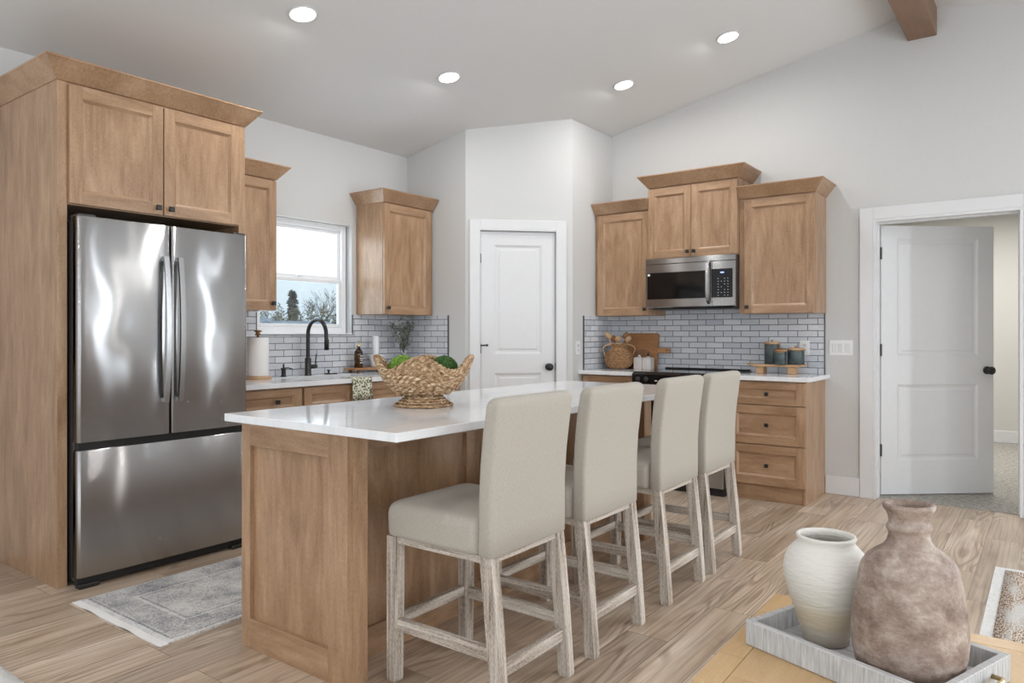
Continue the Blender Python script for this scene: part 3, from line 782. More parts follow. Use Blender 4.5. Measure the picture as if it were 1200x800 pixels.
# base cabinets, range wall
BR = 5.378-WX
base_cab(FR, 'maple base cabinet left of range, under the rattan vase', rx(3.25), rx(2.728),
         [('drawer', rx(3.24), rx(2.735), .715, .868, .27, .792), ('door', rx(3.24), rx(2.735), .12, .705, .06, .65)], BR+.02, wpos(FR, .26, -.3, 0), toe_in=.04)
c = thing('base_cabinet', 'three-drawer maple base cabinet right of range, nearest the open door', 'cabinet', wpos(FR, rx(1.67), -.3, 0))
a, b_ = rx(1.955), rx(1.398)
body(FR, c, a, b_-.018, BR, .108, .8815, back=-.001); 
t = MB(FR); t.box(b_-.018, b_, BR, -.001, 0, .8815, 'z', .001); t.build('side_panel', maple, c)
t = MB(FR); t.box(a, b_-.018, BR+.012, BR+.03, 0, .108, 'x'); t.build('toe_kick', maple, c)
xc = rx(1.664)
for z0, z1, kz in ((.708, .868, .786), (.418, .700, .560), (.122, .410, .264)):
    add_door(FR, c, a+.008, b_-.004, BR-.021, z0, z1, xc, kz, 'drawer', hg=True)

# counters
def counter(name, label, boxes, loc):
    m_ = MB()
    for bx in boxes: m_.box(*bx, 'n')
    o = m_.build(name, quartz_, None, label=label, cat='countertop'); return o
SX0, SX1, SY0, SY1 = 3.09, 3.80, 3.995, 4.40
CF = 3.918
m_ = MB()
for bx in ((2.5005, SX0, CF, WY-.001), (SX1, 4.585, CF, WY-.001), (SX0, SX1, CF, SY0), (SX0, SX1, SY1, WY-.001)):
    m_.box(bx[0], bx[1], bx[2], bx[3], .882, .914, 'n')
bmesh.ops.remove_doubles(m_.bm, verts=m_.bm.verts, dist=.0001)
m_.build('countertop', quartz_, None, label='white quartz countertop with sink cutout under the kitchen window', cat='countertop')
m_ = MB(); m_.box(5.338, WX-.001, 1.365, 1.957, .882, .914, 'n', .002); m_.build('countertop', quartz_, None, label='white quartz countertop right of range under wooden riser', cat='countertop')
m_ = MB(); m_.box(5.325, WX-.001, 2.727, PC.y-.001, .882, .914, 'n', .002); m_.build('countertop', quartz_, None, label='white quartz countertop left of range under rattan vase', cat='countertop')
# sink
m_ = MB(); t = .006
m_.box(SX0-.01, SX1+.01, SY0-.01, SY1+.01, .66, .666, 'n')
m_.box(SX0-.01, SX0-.001, SY0-.01, SY1+.01, .666, .8815, 'n'); m_.box(SX1+.001, SX1+.01, SY0-.01, SY1+.01, .666, .8815, 'n')
m_.box(SX0-.001, SX1+.001, SY0-.01, SY0-.001, .666, .8815, 'n'); m_.box(SX0-.001, SX1+.001, SY1+.001, SY1+.01, .666, .8815, 'n')
sk = m_.build('sink', MT['stainless_plain'], None, label='stainless undermount sink set into the window countertop', cat='sink')
m_ = MB(); m_.lathe([(.045, 0), (.045, .003), (.03, .002)], (3.45, 4.2, .666), 20); m_.build('drain', MT['dark_grey_metal'], sk)

# backsplashes (UV in wall coordinates so rows start at the counter)
def splash(name, label, pieces, trims):
    root = thing(name, label, 'backsplash', pieces[0][5])
    for (F, x0, x1, z0, z1, _, uo) in pieces:
        m_ = MB(F); m_.box(x0, x1, -.009, -.0005, z0, z1, 'n')
        for f in m_.bm.faces:
            inv = F.inverted()
            for l in f.loops:
                q = inv @ l.vert.co; l[m_.uv].uv = (q.x+uo, q.z-.914+.0482*20)
        m_.build('tile_field', MT['glazed_subway_tile'], root)
    for (F, x0, x1, z0, z1) in trims:
        m_ = MB(F); m_.box(x0, x1, -.012, -.0005, z0, z1, 'n'); m_.build('edge_trim', MT['trim_dark'], root)
FPL = Matrix.Translation((4.586, WY, 0)) @ rotz(-PI/2)      # return wall beside the pantry, x = WY - y
FPR = Matrix.Translation((0, PC.y, 0))                      # return wall right of the pantry, faces -y
ZT = 1.3815
splash('backsplash', 'glazed subway tile backsplash along the kitchen window wall', [
    (FL, 2.5005, WX0-.007, .9145, ZT, (3.5, WY, .914), 0), (FL, WX0-.007, WX1+.006, .9145, 1.215, None, 0), (FL, WX1+.006, 4.577, .9145, ZT, None, 0),
    (FPL, .009, WY-4.078, .9145, ZT, None, 4.577)],
    [(FL, WX0-.007, WX0-.001, 1.215, ZT), (FL, WX1, WX1+.006, 1.215, ZT), (FPL, WY-4.078, WY-4.070, .9145, ZT), (FL, WX1+.006, 4.577, ZT-.0005, ZT+.004) if False else (FL, WX0-.001, WX1, 1.215, 1.219)])
splash('backsplash', 'glazed subway tile backsplash around the range, up to the microwave', [
    (FR, .009, rx(1.405), .9145, ZT, (WX, 2.3, .914), .07), (FR, XM0+.001, XM1-.001, ZT, 1.436, None, .07), (FPR, 5.412, WX, .9145, ZT, None, .03)],
    [(FR, rx(1.405), rx(1.397), .9145, ZT), (FPR, 5.404, 5.412, .9145, ZT)])

# window sill cap
m_ = MB(); m_.box(WX0, WX1, WY-.012, WY+.055, 1.2195, WZ0+.004, 'n', .002); m_.build('window_sill', MT['vinyl_white'], win)

# ------------------------------------------------------------------ island
isl = thing('kitchen_island', 'maple kitchen island with panelled end and recessed seating side', 'island', (2.85, 2.2, 0))
IX0, IX1, IY0, IY1 = 1.66, 4.02, 1.94, 2.563
IK = 2.07       # knee wall
m_ = MB(); m_.box(IX0+.0275, IX1-.0275, IK+.02, IY1-.022, .1, .883, 'z'); m_.box(IX0+.0275, IX1-.0275, IK+.02, IY1-.08, 0, .1, 'x'); m_.build('cabinet_body', maple, isl)
def end_frame(x, sgn, name):
    # end panel: frame of stiles and rails with recessed field, facing -x (sgn=-1) or +x
    m_ = MB(); o = x; i = x - sgn*.027
    st = .085
    m_.box(o, i, IY1-.055, IY1, 0, .883, 'z', .001)                 # far stile
    m_.box(o, i, IY0, IY0+.10, 0, .883, 'z', .001)
    m_.box(o, i, IY0+.10, IY1-.055, 0, .115, 'y', .001)
    m_.box(o, i, IY0+.10, IY1-.055, .79, .883, 'y', .001)
    m_.box(o-sgn*.019, i, IY0+.10, IY1-.055, .115, .79, 'z')
    return m_.build(name, maple, isl)
end_frame(IX0, -1, 'end_panel'); end_frame(IX1, 1, 'end_panel')
for x0, x1 in ((IX0+.0275, IX0+.095), (IX1-.095, IX1-.0275)):
    m_ = MB(); m_.box(x0, x1, IY0, IK+.02, 0, .883, 'z', .001); m_.build('corner_post', maple, isl)
m_ = MB(); n_ = 3; x0, x1 = IX0+.095, IX1-.095
m_.box(x0, x1, IK+.0165, IK+.02, .0, .883, 'z')
m_.box(x0, x1, IK, IK+.0165, 0, .115, 'x'); m_.box(x0, x1, IK, IK+.0165, .79, .883, 'x')
for k in range(n_+1):
    c0 = x0 + (x1-x0-.085)*k/n_; m_.box(c0, c0+.085, IK, IK+.0165, .115, .79, 'z')
m_.build('knee_wall_panel', maple, isl)
for k in range(4):
    a_ = IX0+.03 + (IX1-IX0-.06)*k/4; bb = a_ + (IX1-IX0-.06)/4-.004
    FI = Matrix.Translation((0, IY1-.022, 0)) @ rotz(PI)
    add_door(FI, isl, -bb, -a_, -.021, .12, .87, -(a_+bb)/2, .80, 'door')
m_ = MB(); m_.box(1.6035, 4.09, 1.6425, 2.594, .884, .914, 'n', .002)
m_.build('countertop', quartz_, None, label='long white quartz island countertop under the woven basket bowl', cat='countertop')

# ------------------------------------------------------------------ refrigerator
fr = thing('refrigerator', 'stainless french-door refrigerator with bottom freezer drawer', 'refrigerator', (1.995, 4.1, 0))
FX0, FX1, FY = 1.541, 2.449, 3.722
m_ = MB(); m_.box(FX0+.004, FX1-.004, FY+.062, 4.50, .03, 1.775, 'n', .003); m_.build('case', MT['dark_grey_metal'], fr)
def bowed(x0, x1, z0, z1, rl=.014, rr_=.014, bow=.005):
    """door slab: plan outline with rounded front corners and faintly bowed face"""
    pts = []; n = 22
    def fy(x): u = (x-FX0)/(FX1-FX0)*2-1; return FY + bow*u*u
    pts.append((x0, FY+.058))
    for k in range(7):
        t = PI + PI/2*k/6; pts.append((x0+rl+rl*math.cos(t), fy(x0+rl)+rl+rl*math.sin(t)))
    for k in range(1, n): x = x0+rl+(x1-rr_-x0-rl)*k/n; pts.append((x, fy(x)))
    for k in range(7):
        t = 1.5*PI + PI/2*k/6; pts.append((x1-rr_+rr_*math.cos(t), fy(x1-rr_)+rr_+rr_*math.sin(t)))
    pts.append((x1, FY+.058))
    m_ = MB(); rings = []
    for z, ins in ((z0, .003), (z0+.003, 0), (z1-.003, 0), (z1, .003)):
        cx = (x0+x1)/2
        rings.append([(cx+(p[0]-cx)*(1-ins/(x1-x0)*2), p[1]+ (ins if p[1] < FY+.05 else 0), z) for p in pts])
    m_.loft(rings)
    for f in m_.bm.faces:
        for l in f.loops: l[m_.uv].uv = (l.vert.co.x, l.vert.co.z)
    return m_
SS = MT['stainless']
for x0, x1, hx_ in ((FX0, 1.9925, 1.957), (1.9975, FX1, 2.033)):
    d = bowed(x0, x1, .700, 1.792).build('door', SS, fr)
    # tall bowed bar handle
    path = []; K = 14; rings = []
    for k in range(K+1):
        t = k/K; z = .868+(1.628-.868)*t; out = .030+.028*(1-(2*t-1)**2)
        yb = FY-out
        rings.append([(hx_-.013, yb, z), (hx_+.013, yb, z), (hx_+.013, yb+.014, z), (hx_-.013, yb+.014, z)])
    h_ = MB(); h_.loft(rings, smooth=False)
    for za in (.868, 1.606): h_.box(hx_-.010, hx_+.010, FY-.030, FY+.003, za, za+.022, 'n')
    h_.build('handle', MT['stainless_plain'], d)
bowed(FX0, FX1, .052, .664).build('freezer_drawer', SS, fr)
m_ = MB(); m_.box(FX0+.01, FX1-.01, FY+.024, FY+.0615, .664, .700, 'n'); m_.build('door_gasket', MT['black_rubber'], fr)
m_ = MB(); m_.box(FX0+.006, FX1-.006, FY+.03, FY+.061, .012, .05, 'n'); m_.build('kick_grille', MT['black_rubber'], fr)
for x in (FX0+.05, FX1-.05):
    m_ = MB(); m_.box(x-.045, x+.05, FY+.005, FY+.05, .0, .022, 'n', .005); m_.build('foot', MT['black_rubber'], fr)
for x in (FX0+.045, FX1-.045):
    m_ = MB(); m_.box(x-.04, x+.04, FY+.012, FY+.10, 1.7755, 1.803, 'n', .006, 2); m_.build('hinge_cover', MT['dark_grey_metal'], fr)

# ------------------------------------------------------------------ range
rg = thing('range', 'black slide-in electric range under the microwave', 'range', wpos(FR, .91, -.3, 0))
a, b_ = rx(2.7235), rx(1.9615); RF = 5.29-WX
m_ = MB(FR); m_.box(a, b_, RF+.02, -.02, .06, .895, 'n'); m_.build('oven_body', MT['dark_grey_metal'], rg)
m_ = MB(FR); m_.box(a-.001, b_+.001, RF+.045, -.012, .9145, .922, 'n', .002); m_.box(a, b_, RF+.045, -.013, .895, .9145, 'n'); m_.build('glass_cooktop', MT['black_gloss'], rg)
m_ = MB(FR); m_.box(a+.01, b_-.01, -.030, -.014, .922, .934, 'n', .002); m_.build('rear_vent_trim', MT['black_matte'], rg)
m_ = MB(FR); m_.prism([(RF, .815), (RF+.044, .815), (RF+.044, .922), (RF+.03, .922), (RF, .90)], 'x', a, b_); m_.build('control_panel', MT['black_gloss'], rg)
for xx in (a+.06, a+.13, b_-.13, b_-.06):
    k = MB(FR); k.lathe([(.021, 0), (.021, .018), (.017, .024), (0.001, .024)], (xx, RF, .862), 18, axis='y'); k.build('burner_knob', MT['black_matte'], rg)
k = MB(FR)
for i in range(4):
    for j in (1,):
        k = MB(FR); k.box(a+.20+i*.06, a+.222+i*.06, RF-.0012, RF, .850, .856, 'n'); k.build('control_mark', MT['key_marks'], rg)
m_ = MB(FR); m_.box(a+.004, b_-.004, RF, RF+.0195, .245, .80, 'n', .003); dr = m_.build('oven_door', MT['stainless_plain'], rg)
m_ = MB(FR); m_.box(a+.07, b_-.07, RF-.003, RF, .35, .69, 'n', .001); m_.build('oven_window', MT['black_gloss'], dr)
m_ = MB(FR); m_.tube([(a+.05, RF-.045, .745), (b_-.05, RF-.045, .745)], .011, 12); 
for xx in (a+.07, b_-.07): m_.box(xx-.01, xx+.01, RF-.045, RF, .738, .752, 'n')
m_.build('oven_handle', MT['stainless_plain'], dr)
m_ = MB(FR); m_.box(a+.004, b_-.004, RF, RF+.0195, .06, .225, 'n', .003); m_.build('storage_drawer', MT['stainless_plain'], rg)
m_ = MB(FR); m_.box(a+.01, b_-.01, RF+.03, -.06, .0, .06, 'n'); m_.build('toe_panel', MT['black_rubber'], rg)

# ------------------------------------------------------------------ microwave
mw = thing('microwave', 'stainless over-the-range microwave mounted under the tall cabinet', 'microwave', wpos(FR, .91, -.2, 1.44))
MF = 5.53-WX; z0, z1 = 1.438, 1.843
m_ = MB(FR); m_.box(XM0+.001, XM1-.001, MF+.03, -.001, z0, z1, 'n', .001); m_.build('case', MT['black_matte'], mw)
xd = rx(2.150)
m_ = MB(FR); m_.box(XM0+.001, xd, MF, MF+.0295, z0+.003, z1-.045, 'n', .004); dd = m_.build('door', MT['stainless_plain'], mw)
m_ = MB(FR); m_.box(XM0+.018, xd-.040, MF-.002, MF+.0005, z0+.072, 1.728, 'n'); m_.build('door_glass', MT['black_gloss'], dd)
m_ = MB(FR); m_.box(XM0+.022, XM0+.042, MF-.003, MF-.002, 1.703, 1.721, 'n'); m_.build('sticker', MT['plastic_white'], dd)
rings = []
for k in range(15):
    t = k/14; z = z0+.022+.345*t; out = .006+.040*(1-(2*t-1)**4)**.5 if 0 < t < 1 else .002
    xh = xd-.022
    rings.append([(xh-.011, MF-out, z), (xh+.011, MF-out, z), (xh+.011, MF-out+.011, z), (xh-.011, MF-out+.011, z)])
h_ = MB(FR); h_.loft(rings, smooth=False); h_.build('handle', MT['stainless_plain'], dd)
m_ = MB(FR); m_.box(xd+.0015, XM1-.001, MF, MF+.0295, z0+.003, z1-.045, 'n', .004); cp = m_.build('control_frame', MT['stainless_plain'], mw)
m_ = MB(FR); m_.box(xd+.004, XM1-.022, MF-.002, MF+.0005, z0+.072, 1.735, 'n'); m_.build('control_panel', MT['black_gloss'], cp)
m_ = MB(FR); m_.box(xd+.072, xd+.100, MF-.003, MF-.002, 1.700, 1.711, 'n'); m_.build('display', MT['display_blue'], cp)
m_ = MB(FR)
for i in range(4):
    for j in range(7):
        if random.random() < .8: m_.box(xd+.05+i*.026, xd+.058+i*.026, MF-.003, MF-.002, 1.525+j*.022, 1.5275+j*.022, 'n')
m_.build('key_markings', MT['key_marks'], cp)
m_ = MB(FR); m_.box(XM0+.001, XM1-.001, MF, MF+.0295, z1-.043, z1, 'n', .003); m_.build('vent_grille', MT['stainless_plain'], mw)
m_ = MB(FR); m_.box(XM0+.04, XM1-.04, MF+.06, -.06, z0-.012, z0-.0005, 'n', .004); m_.build('underside_filter', MT['dark_grey_metal'], mw)

# ------------------------------------------------------------------ bar stools
def stool():
    x0, x1 = 1.795, 2.235
    t = thing('bar_stool', 'linen bar stool nearest the camera at the near end of the island', 'stool', ((x0+x1)/2, 1.65, 0), 'linen bar stools along the island')
    W = MT['bleached_wood']; Lm = MT['linen']
    def leg(xa, y_top, y_bot, s=.044, z1=.512, inset=0):
        m_ = MB()
        def q(x, y, z, s_): return [(x, y, z), (x+s_, y, z), (x+s_, y+s_, z), (x, y+s_, z)]
        r0 = q(xa+.002, y_bot+.002, 0, s-.006); r1 = q(xa, y_bot+.0, .01, s-.003); r2 = q(xa, (y_top*.45+y_bot*.55), .27, s); r3 = q(xa, y_top, z1, s)
        off = (random.random()*9, random.random()*9)
        R = [r0, r1, r2, r3]
        for k in range(3):
            for i in range(4):
                j = (i+1) % 4; P = [R[k][i], R[k][j], R[k+1][j], R[k+1][i]]
                m_.face(P, [((p[0] if i in (0, 2) else p[1])+off[0]+i*.3, p[2]+off[1]) for p in P])
        m_.face(r0[::-1]); m_.face(r3)
        bmesh.ops.remove_doubles(m_.bm, verts=m_.bm.verts, dist=.00005)
        m_.build('leg', W, t)
    leg(x0+.004, 1.424, 1.378); leg(x1-.048, 1.424, 1.378)
    leg(x0+.004, 1.846, 1.850); leg(x1-.048, 1.846, 1.850)
    # apron rails under the cushion
    m_ = MB(); zz = (.489, .512)
    m_.box(x0+.012, x0+.036, 1.47, 1.846, *zz, 'y'); m_.box(x1-.036, x1-.012, 1.47, 1.846, *zz, 'y')
    m_.box(x0+.048, x1-.048, 1.856, 1.88, *zz, 'x'); m_.box(x0+.048, x1-.048, 1.432, 1.458, *zz, 'x'); m_.build('apron', W, t)
    # stretchers
    for xa in (x0+.014, x1-.038):
        m_ = MB(); m_.box(xa, xa+.024, 1.435, 1.853, .180, .222, 'y', .002); m_.build('side_stretcher', W, t)
    m_ = MB(); m_.box(x0+.047, x1-.047, 1.398, 1.422, .128, .172, 'x', .002); m_.build('rear_stretcher', W, t)
    m_ = MB(); m_.box(x0+.047, x1-.047, 1.860, 1.884, .190, .230, 'x', .002); m_.build('front_stretcher', W, t)
    # seat cushion
    m_ = MB(); rings = []
    for z, ins in ((.512, .008), (.516, .002), (.53, 0), (.59, -.001), (.605, .001), (.618, .006), (.627, .014), (.633, .026), (.640, .06), (.646, .10), (.650, .15)):
        rings.append(rr(x0+ins, x1-ins, 1.474+(ins*.3), 1.898-ins, .034, z))
    m_.loft(rings); m_.build('seat', Lm, t)
    # upholstered back: slab that leans back
    m_ = MB(); rings = []
    prof = [(.510, 1.424, 1.470), (.516, 1.417, 1.476), (.60, 1.416, 1.4735), (.70, 1.416, 1.4725), (.80, 1.410, 1.467), (.90, 1.398, 1.457), (.97, 1.388, 1.446), (.995, 1.3835, 1.442), (1.008, 1.385, 1.437), (1.016, 1.391, 1.430), (1.020, 1.400, 1.420)]
    for k, (z, ya, yb) in enumerate(prof):
        ins = {0: .006, 8: .004, 9: .011, 10: .022}.get(k, 0)
        ring = rr(x0+ins, x1-ins, ya, yb, .013, z, 3)
        # faintly domed top edge
        cx = (x0+x1)/2
        if k >= 7: ring = [(p[0], p[1], p[2]+.006*(1-((p[0]-cx)/.22)**2)) for p in ring]
        rings.append(ring)
    m_.loft(rings); m_.build('backrest', Lm, t)
    return t
st0 = stool()
for dx, lab in ((.571, 'second linen bar stool from the camera along the island'), (1.236, 'third linen bar stool from the camera along the island'), (1.767, 'linen bar stool farthest from the camera, closest to the range')):
    c = copy_tree(st0); c.location.x += dx; c['label'] = lab

# ------------------------------------------------------------------ ceiling cans
LPS = [(2.566, 3.37, 'recessed ceiling light nearest the refrigerator cabinet'), (3.803, 3.377, 'recessed ceiling light near the window-side corner, left of centre'), (5.048, 2.67, 'recessed ceiling light above the pantry side of the range'), (5.045, 1.842, 'recessed ceiling light nearest the ridge beam and doorway')]
EXTRA = [(3.8, -.35), (1.6, -.35), (-.6, -.35), (3.8, -1.9), (1.6, -1.9), (-.6, -1.9), (0.3, 1.84), (.3, 3.37)]
def can(x, y, label, group='recessed ceiling lights'):
    z = ceil_z(y); t = thing('recessed_light', label, 'ceiling light', (x, y, z), group)
    sl = -SL if y > RY else SL
    M = Matrix.Translation((x, y, z-.001)) @ Matrix.Rotation(math.atan(sl), 4, 'X')
    m_ = MB(M); m_.lathe([(.070, .0), (.082, .0), (.084, -.004), (.080, -.007), (.071, -.007), (.069, -.003)], (0, 0, 0), 40, cap0=False, cap1=False); m_.build('trim_ring', MT['trim_paint'], t)
    m_ = MB(M); m_.lathe([(.0695, -.001), (.0695, -.0065)], (0, 0, 0), 32); m_.build('lens', MT['lamp_lens'], t)
    l = area('can_beam', (x, y, z-.028), (0, 0, -1), .11, .11, CAN_POWER, CAN_COL, 'DISK')
for x, y, lb in LPS: can(x, y, lb)
for k, (x, y) in enumerate(EXTRA): can(x, y, 'recessed ceiling light over the living area behind the camera', 'living area ceiling lights')

# ------------------------------------------------------------------ basket bowl on the island
BCX, BCY = 2.287, 2.175
bs = thing('woven_basket', 'boat-shaped woven seagrass pedestal bowl standing on the island', 'basket', (BCX, BCY, .914))
ax_ = -math.atan2(.8024, .5968)           # long axis
ca, sa = math.cos(ax_), math.sin(ax_)
def bpt(lx, ly, z): return (BCX+lx*ca-ly*sa, BCY+lx*sa+ly*ca, z)
def brim(t):
    """rim height above the counter: pointed raised ends, raised middles, dips between"""
    c = abs(math.cos(t)); return .170 + .032*math.cos(4*t)*(1-c**4) + .036*c**5 - .006*math.exp(-((c-.78)/.13)**2)
def bring(s, t):
    """s=0 neck, 1 rim"""
    H = brim(t); z = .058 + (H-.058)*s
    g = s**.42
    L = .080 + (.205-.080)*g; Wd = .076 + (.132-.076)*s**.5
    c, sn = math.cos(t), math.sin(t)
    return (L*c*(1+.0*s), Wd*sn, .914+z)
m_ = MB(); NS = 12; NT = 160
for k in range(NS):
    s = (k+.3)/(NS-.2)
    pts = [bpt(*bring(s, 2*PI*i/NT)) for i in range(NT)]
    rs = [.0082*(1+.30*math.sin(i*2*PI/NT*24+k*PI)) for i in range(NT)]
    cen = Vector((BCX, BCY, 0)); q_ = []
    for i, p in enumerate(pts):
        d_ = (Vector((p[0], p[1], 0))-cen).normalized()*.0034*math.sin(i*2*PI/NT*24+k*PI)
        q_.append((p[0]+d_.x, p[1]+d_.y, p[2]))
    pts = q_
    m_.tube(pts, rs, 7, closed=True)
rings = [[bpt(*(lambda q: (q[0]*.965, q[1]*.95, q[2]))(bring(s, 2*PI*i/60))) for i in range(60)] for s in (0, .2, .4, .6, .8, .97)]
m_.loft(rings, cap1=False); m_.build('bowl', MT['seagrass'], bs)
m_ = MB()
for ph in (0, PI):
    pts = []; rs = []
    for i in range(NT*2):
        t = 2*PI*i/(NT*2); q = bring(1.0, t); tw = 2*PI*i/(NT*2)*34+ph
        p = bpt(q[0]+.006*math.cos(tw)*math.cos(t), q[1]+.006*math.cos(tw)*math.sin(t), q[2]+.004+.006*math.sin(tw))
        pts.append(p); rs.append(.0078)
    m_.tube(pts, rs, 7, closed=True)
m_.build('braided_rim', MT['seagrass'], bs)
m_ = MB()
for k in range(6):
    z = .007+k*.0105; r = .122-.062*(k/5)**.75+(.006 if k == 5 else 0)
    pts = []; rs = []
    for i in range(90):
        t = 2*PI*i/90; wv = math.sin(t*20+k*PI)
        pts.append((BCX+r*math.cos(t), BCY+r*math.sin(t), .914+z+.0012*wv)); rs.append(.0064*(1+.2*wv) if k else .0064)
    m_.tube(pts, rs, 7, closed=True)
m_.lathe([(.115, .003), (.07, .045), (.066, .075)], (BCX, BCY, .914), 40); m_.build('pedestal', MT['seagrass'], bs)
def moss_ball(lx, ly, z, r, m, label):
    m_ = MB(); bm = m_.bm; c = Vector(bpt(lx, ly, z))
    bmesh.ops.create_icosphere(bm, subdivisions=4, radius=r, matrix=Matrix.Translation(c))
    for v in bm.verts:
        d = (v.co-c).normalized(); v.co = c + d*r*(1+random.uniform(-.05, .07))
    for f in bm.faces: f.smooth = False
    for i in range(420):      # short moss tufts
        d = Vector((random.gauss(0, 1), random.gauss(0, 1), random.gauss(0, 1))).normalized()
        p = c+d*r; e = p+(d+Vector((random.uniform(-.7, .7), random.uniform(-.7, .7), random.uniform(-.7, .7)))).normalized()*.011
        s_ = d.orthogonal().normalized()*.0018
        vv = [bm.verts.new(q) for q in (p-s_, p+s_, e)]; bm.faces.new(vv)
    m_.build('moss_ball', m, None, label=label, cat='moss ball', group='moss balls in the basket bowl')
moss_ball(-.092, .005, .914+.158, .060, MT['moss_bright'], 'bright green moss ball at the left of the basket bowl')
moss_ball(.085, .012, .914+.155, .060, MT['moss_dark'], 'dark green moss ball at the right of the basket bowl')

# ------------------------------------------------------------------ sink side items
# faucet
fx, fy = 3.463, 4.487
f_ = MB(); pts = [(fx, fy, .918), (fx, fy, 1.05), (fx, fy, 1.225)]
R_ = .105
for k in range(1, 13):
    t = PI*k/12; pts.append((fx, fy-R_+R_*math.cos(t), 1.225+R_*math.sin(t)))
pts += [(fx, fy-2*R_-.002, 1.19), (fx, fy-2*R_-.005, 1.115)]
fc = thing('faucet', 'matte black gooseneck faucet behind the kitchen sink', 'faucet', (fx, fy, .914))
f_.tube(pts, [.0145]*(len(pts)-2)+[.0145, .0145], 14); f_.build('spout', blackm, fc)
f_ = MB(); f_.lathe([(.028, 0), (.028, .004), (.0235, .006), (.0235, .125), (.0185, .13), (.0155, .135)], (fx, fy, .914), 24); f_.build('base', blackm, fc)
f_ = MB(); f_.lathe([(.0172, 0), (.0172, .075), (.016, .08)], (fx, fy-2*R_-.0055, 1.105), 16); f_.build('spray_head', blackm, fc)
f_ = MB(); f_.lathe([(.016, .02), (.016, .075), (.012, .08)], (fx, fy, .978), 16, axis='x'); f_.tube([(fx+.068, fy, .99), (fx+.073, fy-.004, 1.07)], .0045, 8); f_.build('lever', blackm, fc)
# soap dispenser
sp_ = thing('soap_dispenser', 'matte black deck soap dispenser left of the faucet', 'dispenser', (3.245, 4.485, .914))
f_ = MB(); f_.lathe([(.021, 0), (.021, .006), (.016, .010), (.016, .050), (.019, .053), (.019, .062), (.006, .064), (.006, .09)], (3.245, 4.485, .914), 20); f_.build('body', blackm, sp_)
f_ = MB(); f_.tube([(3.245, 4.485, .975), (3.27, 4.46, .977), (3.285, 4.43, .968)], .0045, 8); f_.build('nozzle', blackm, sp_)
f_ = thing('drain_control', 'small black push button cap on countertop right of the faucet', 'sink fitting', (3.685, 4.49, .914))
k = MB(); k.lathe([(.034, 0), (.034, .005), (.008, .008), (.007, .026), (.014, .028), (.014, .033)], (3.66, 4.49, .914), 24); k.build('button', blackm, f_)
k = MB(); k.lathe([(.016, 0), (.016, .006)], (3.725, 4.49, .914), 20); k.build('cap', blackm, f_)
# paper towel holder + roll
px, py = 2.975, 4.40
t = thing('paper_towel_holder', 'wooden paper towel holder with round base beside refrigerator', 'towel holder', (px, py, .914))
k = MB(); k.lathe([(.088, 0), (.09, .004), (.09, .015), (.085, .019)], (px, py, .914), 32); k.build('base', MT['riser_wood'], t)
k = MB(); k.lathe([(.009, .019), (.009, .30), (.022, .302), (.013, .318), (.013, .322), (.026, .326), (.026, .334), (.01, .338)], (px, py, .914), 20); k.build('spindle', MT['dark_board_wood'], t)
k = MB(); k.lathe([(.018, 0), (.070, 0), (.072, .004), (.072, .262), (.070, .266), (.018, .266)], (px, py, .9335), 40, cap0=False, cap1=False)
k.lathe([(.018, 0), (.018, .266)], (px, py, .9335), 20, cap0=False, cap1=False)
k.build('paper_towel_roll', MT['paper_white'], None, label='white paper towel roll on its wooden holder beside refrigerator', cat='paper towel')
# towel over the counter edge
k = MB(); x0, x1 = 3.395, 3.575; rings = []
path = [(3.996, .925), (3.95, .9185), (3.92, .9185), (3.9125, .914), (3.9105, .90), (3.910, .85), (3.908, .80), (3.906, .755)]
path = [(4.04, .9175)] + [(3.99, .9175)] + path[1:]
for y, z in path:
    r = []
    for i in range(13):
        u = i/12; r.append((x0+(x1-x0)*u, y-.003*max(0, .914-z)/.16*(1+math.sin(u*9)), z))
    rings.append(r)
V = [[rings[b][a] for b in range(len(rings))] for a in range(13)]
thick_sheet(k, V[::-1], (0, -.0005, -.002), uvf=lambda p: (p.x, p.y+p.z))
k.build('dish_towel', MT['printed_towel'], None, label='patterned cream and green dish towel hanging over the sink counter edge', cat='towel')
# riser with amber bottle and white cup
RSX, RSY = 4.05, 4.47
t = thing('wooden_riser', 'small dark wooden riser tray right of sink under amber bottle', 'riser', (RSX, RSY, .914))
k = MB(); k.box(RSX-.20, RSX+.20, RSY-.07, RSY+.07, .936, .952, 'x', .003); k.build('board', MT['board_wood'], t)
for x in (RSX-.15, RSX+.15):
    for y in (RSY-.045, RSY+.045):
        k = MB(); k.lathe([(.014, 0), (.014, .0215)], (x, y, .914), 12); k.build('foot', MT['dark_board_wood'], t)
bx, by = 3.945, RSY
t = thing('soap_bottle', 'amber glass pump bottle standing on the dark wooden riser', 'bottle', (bx, by, .952))
k = MB(); k.lathe([(.030, 0), (.034, .004), (.034, .118), (.032, .130), (.022, .145), (.013, .152), (.013, .168)], (bx, by, .9525), 28); k.build('bottle', MT['amber_glass'], t)
k = MB(); k.lathe([(.0345, .03), (.0345, .10)], (bx, by, .9525), 28, cap0=False, cap1=False)
k.bm.free()
k = MB(); k.lathe([(.0148, 0), (.0148, .016), (.005, .018), (.005, .040), (.009, .041), (.009, .048)], (bx, by, 1.1205), 16); k.tube([(bx, by, 1.164), (bx-.02, by-.02, 1.163), (bx-.03, by-.03, 1.155)], .004, 8); k.build('pump', MT['brass'], t)
k = MB()
for z_, w_ in ((1.045, .012), (1.025, .018), (1.010, .010), (.990, .016)): k.box(bx-w_, bx+w_, by-.0348, by-.0338, z_, z_+.006, 'n')
k.build('printed_label', MT['plastic_white'], t)
gx, gy = 4.125, RSY-.005
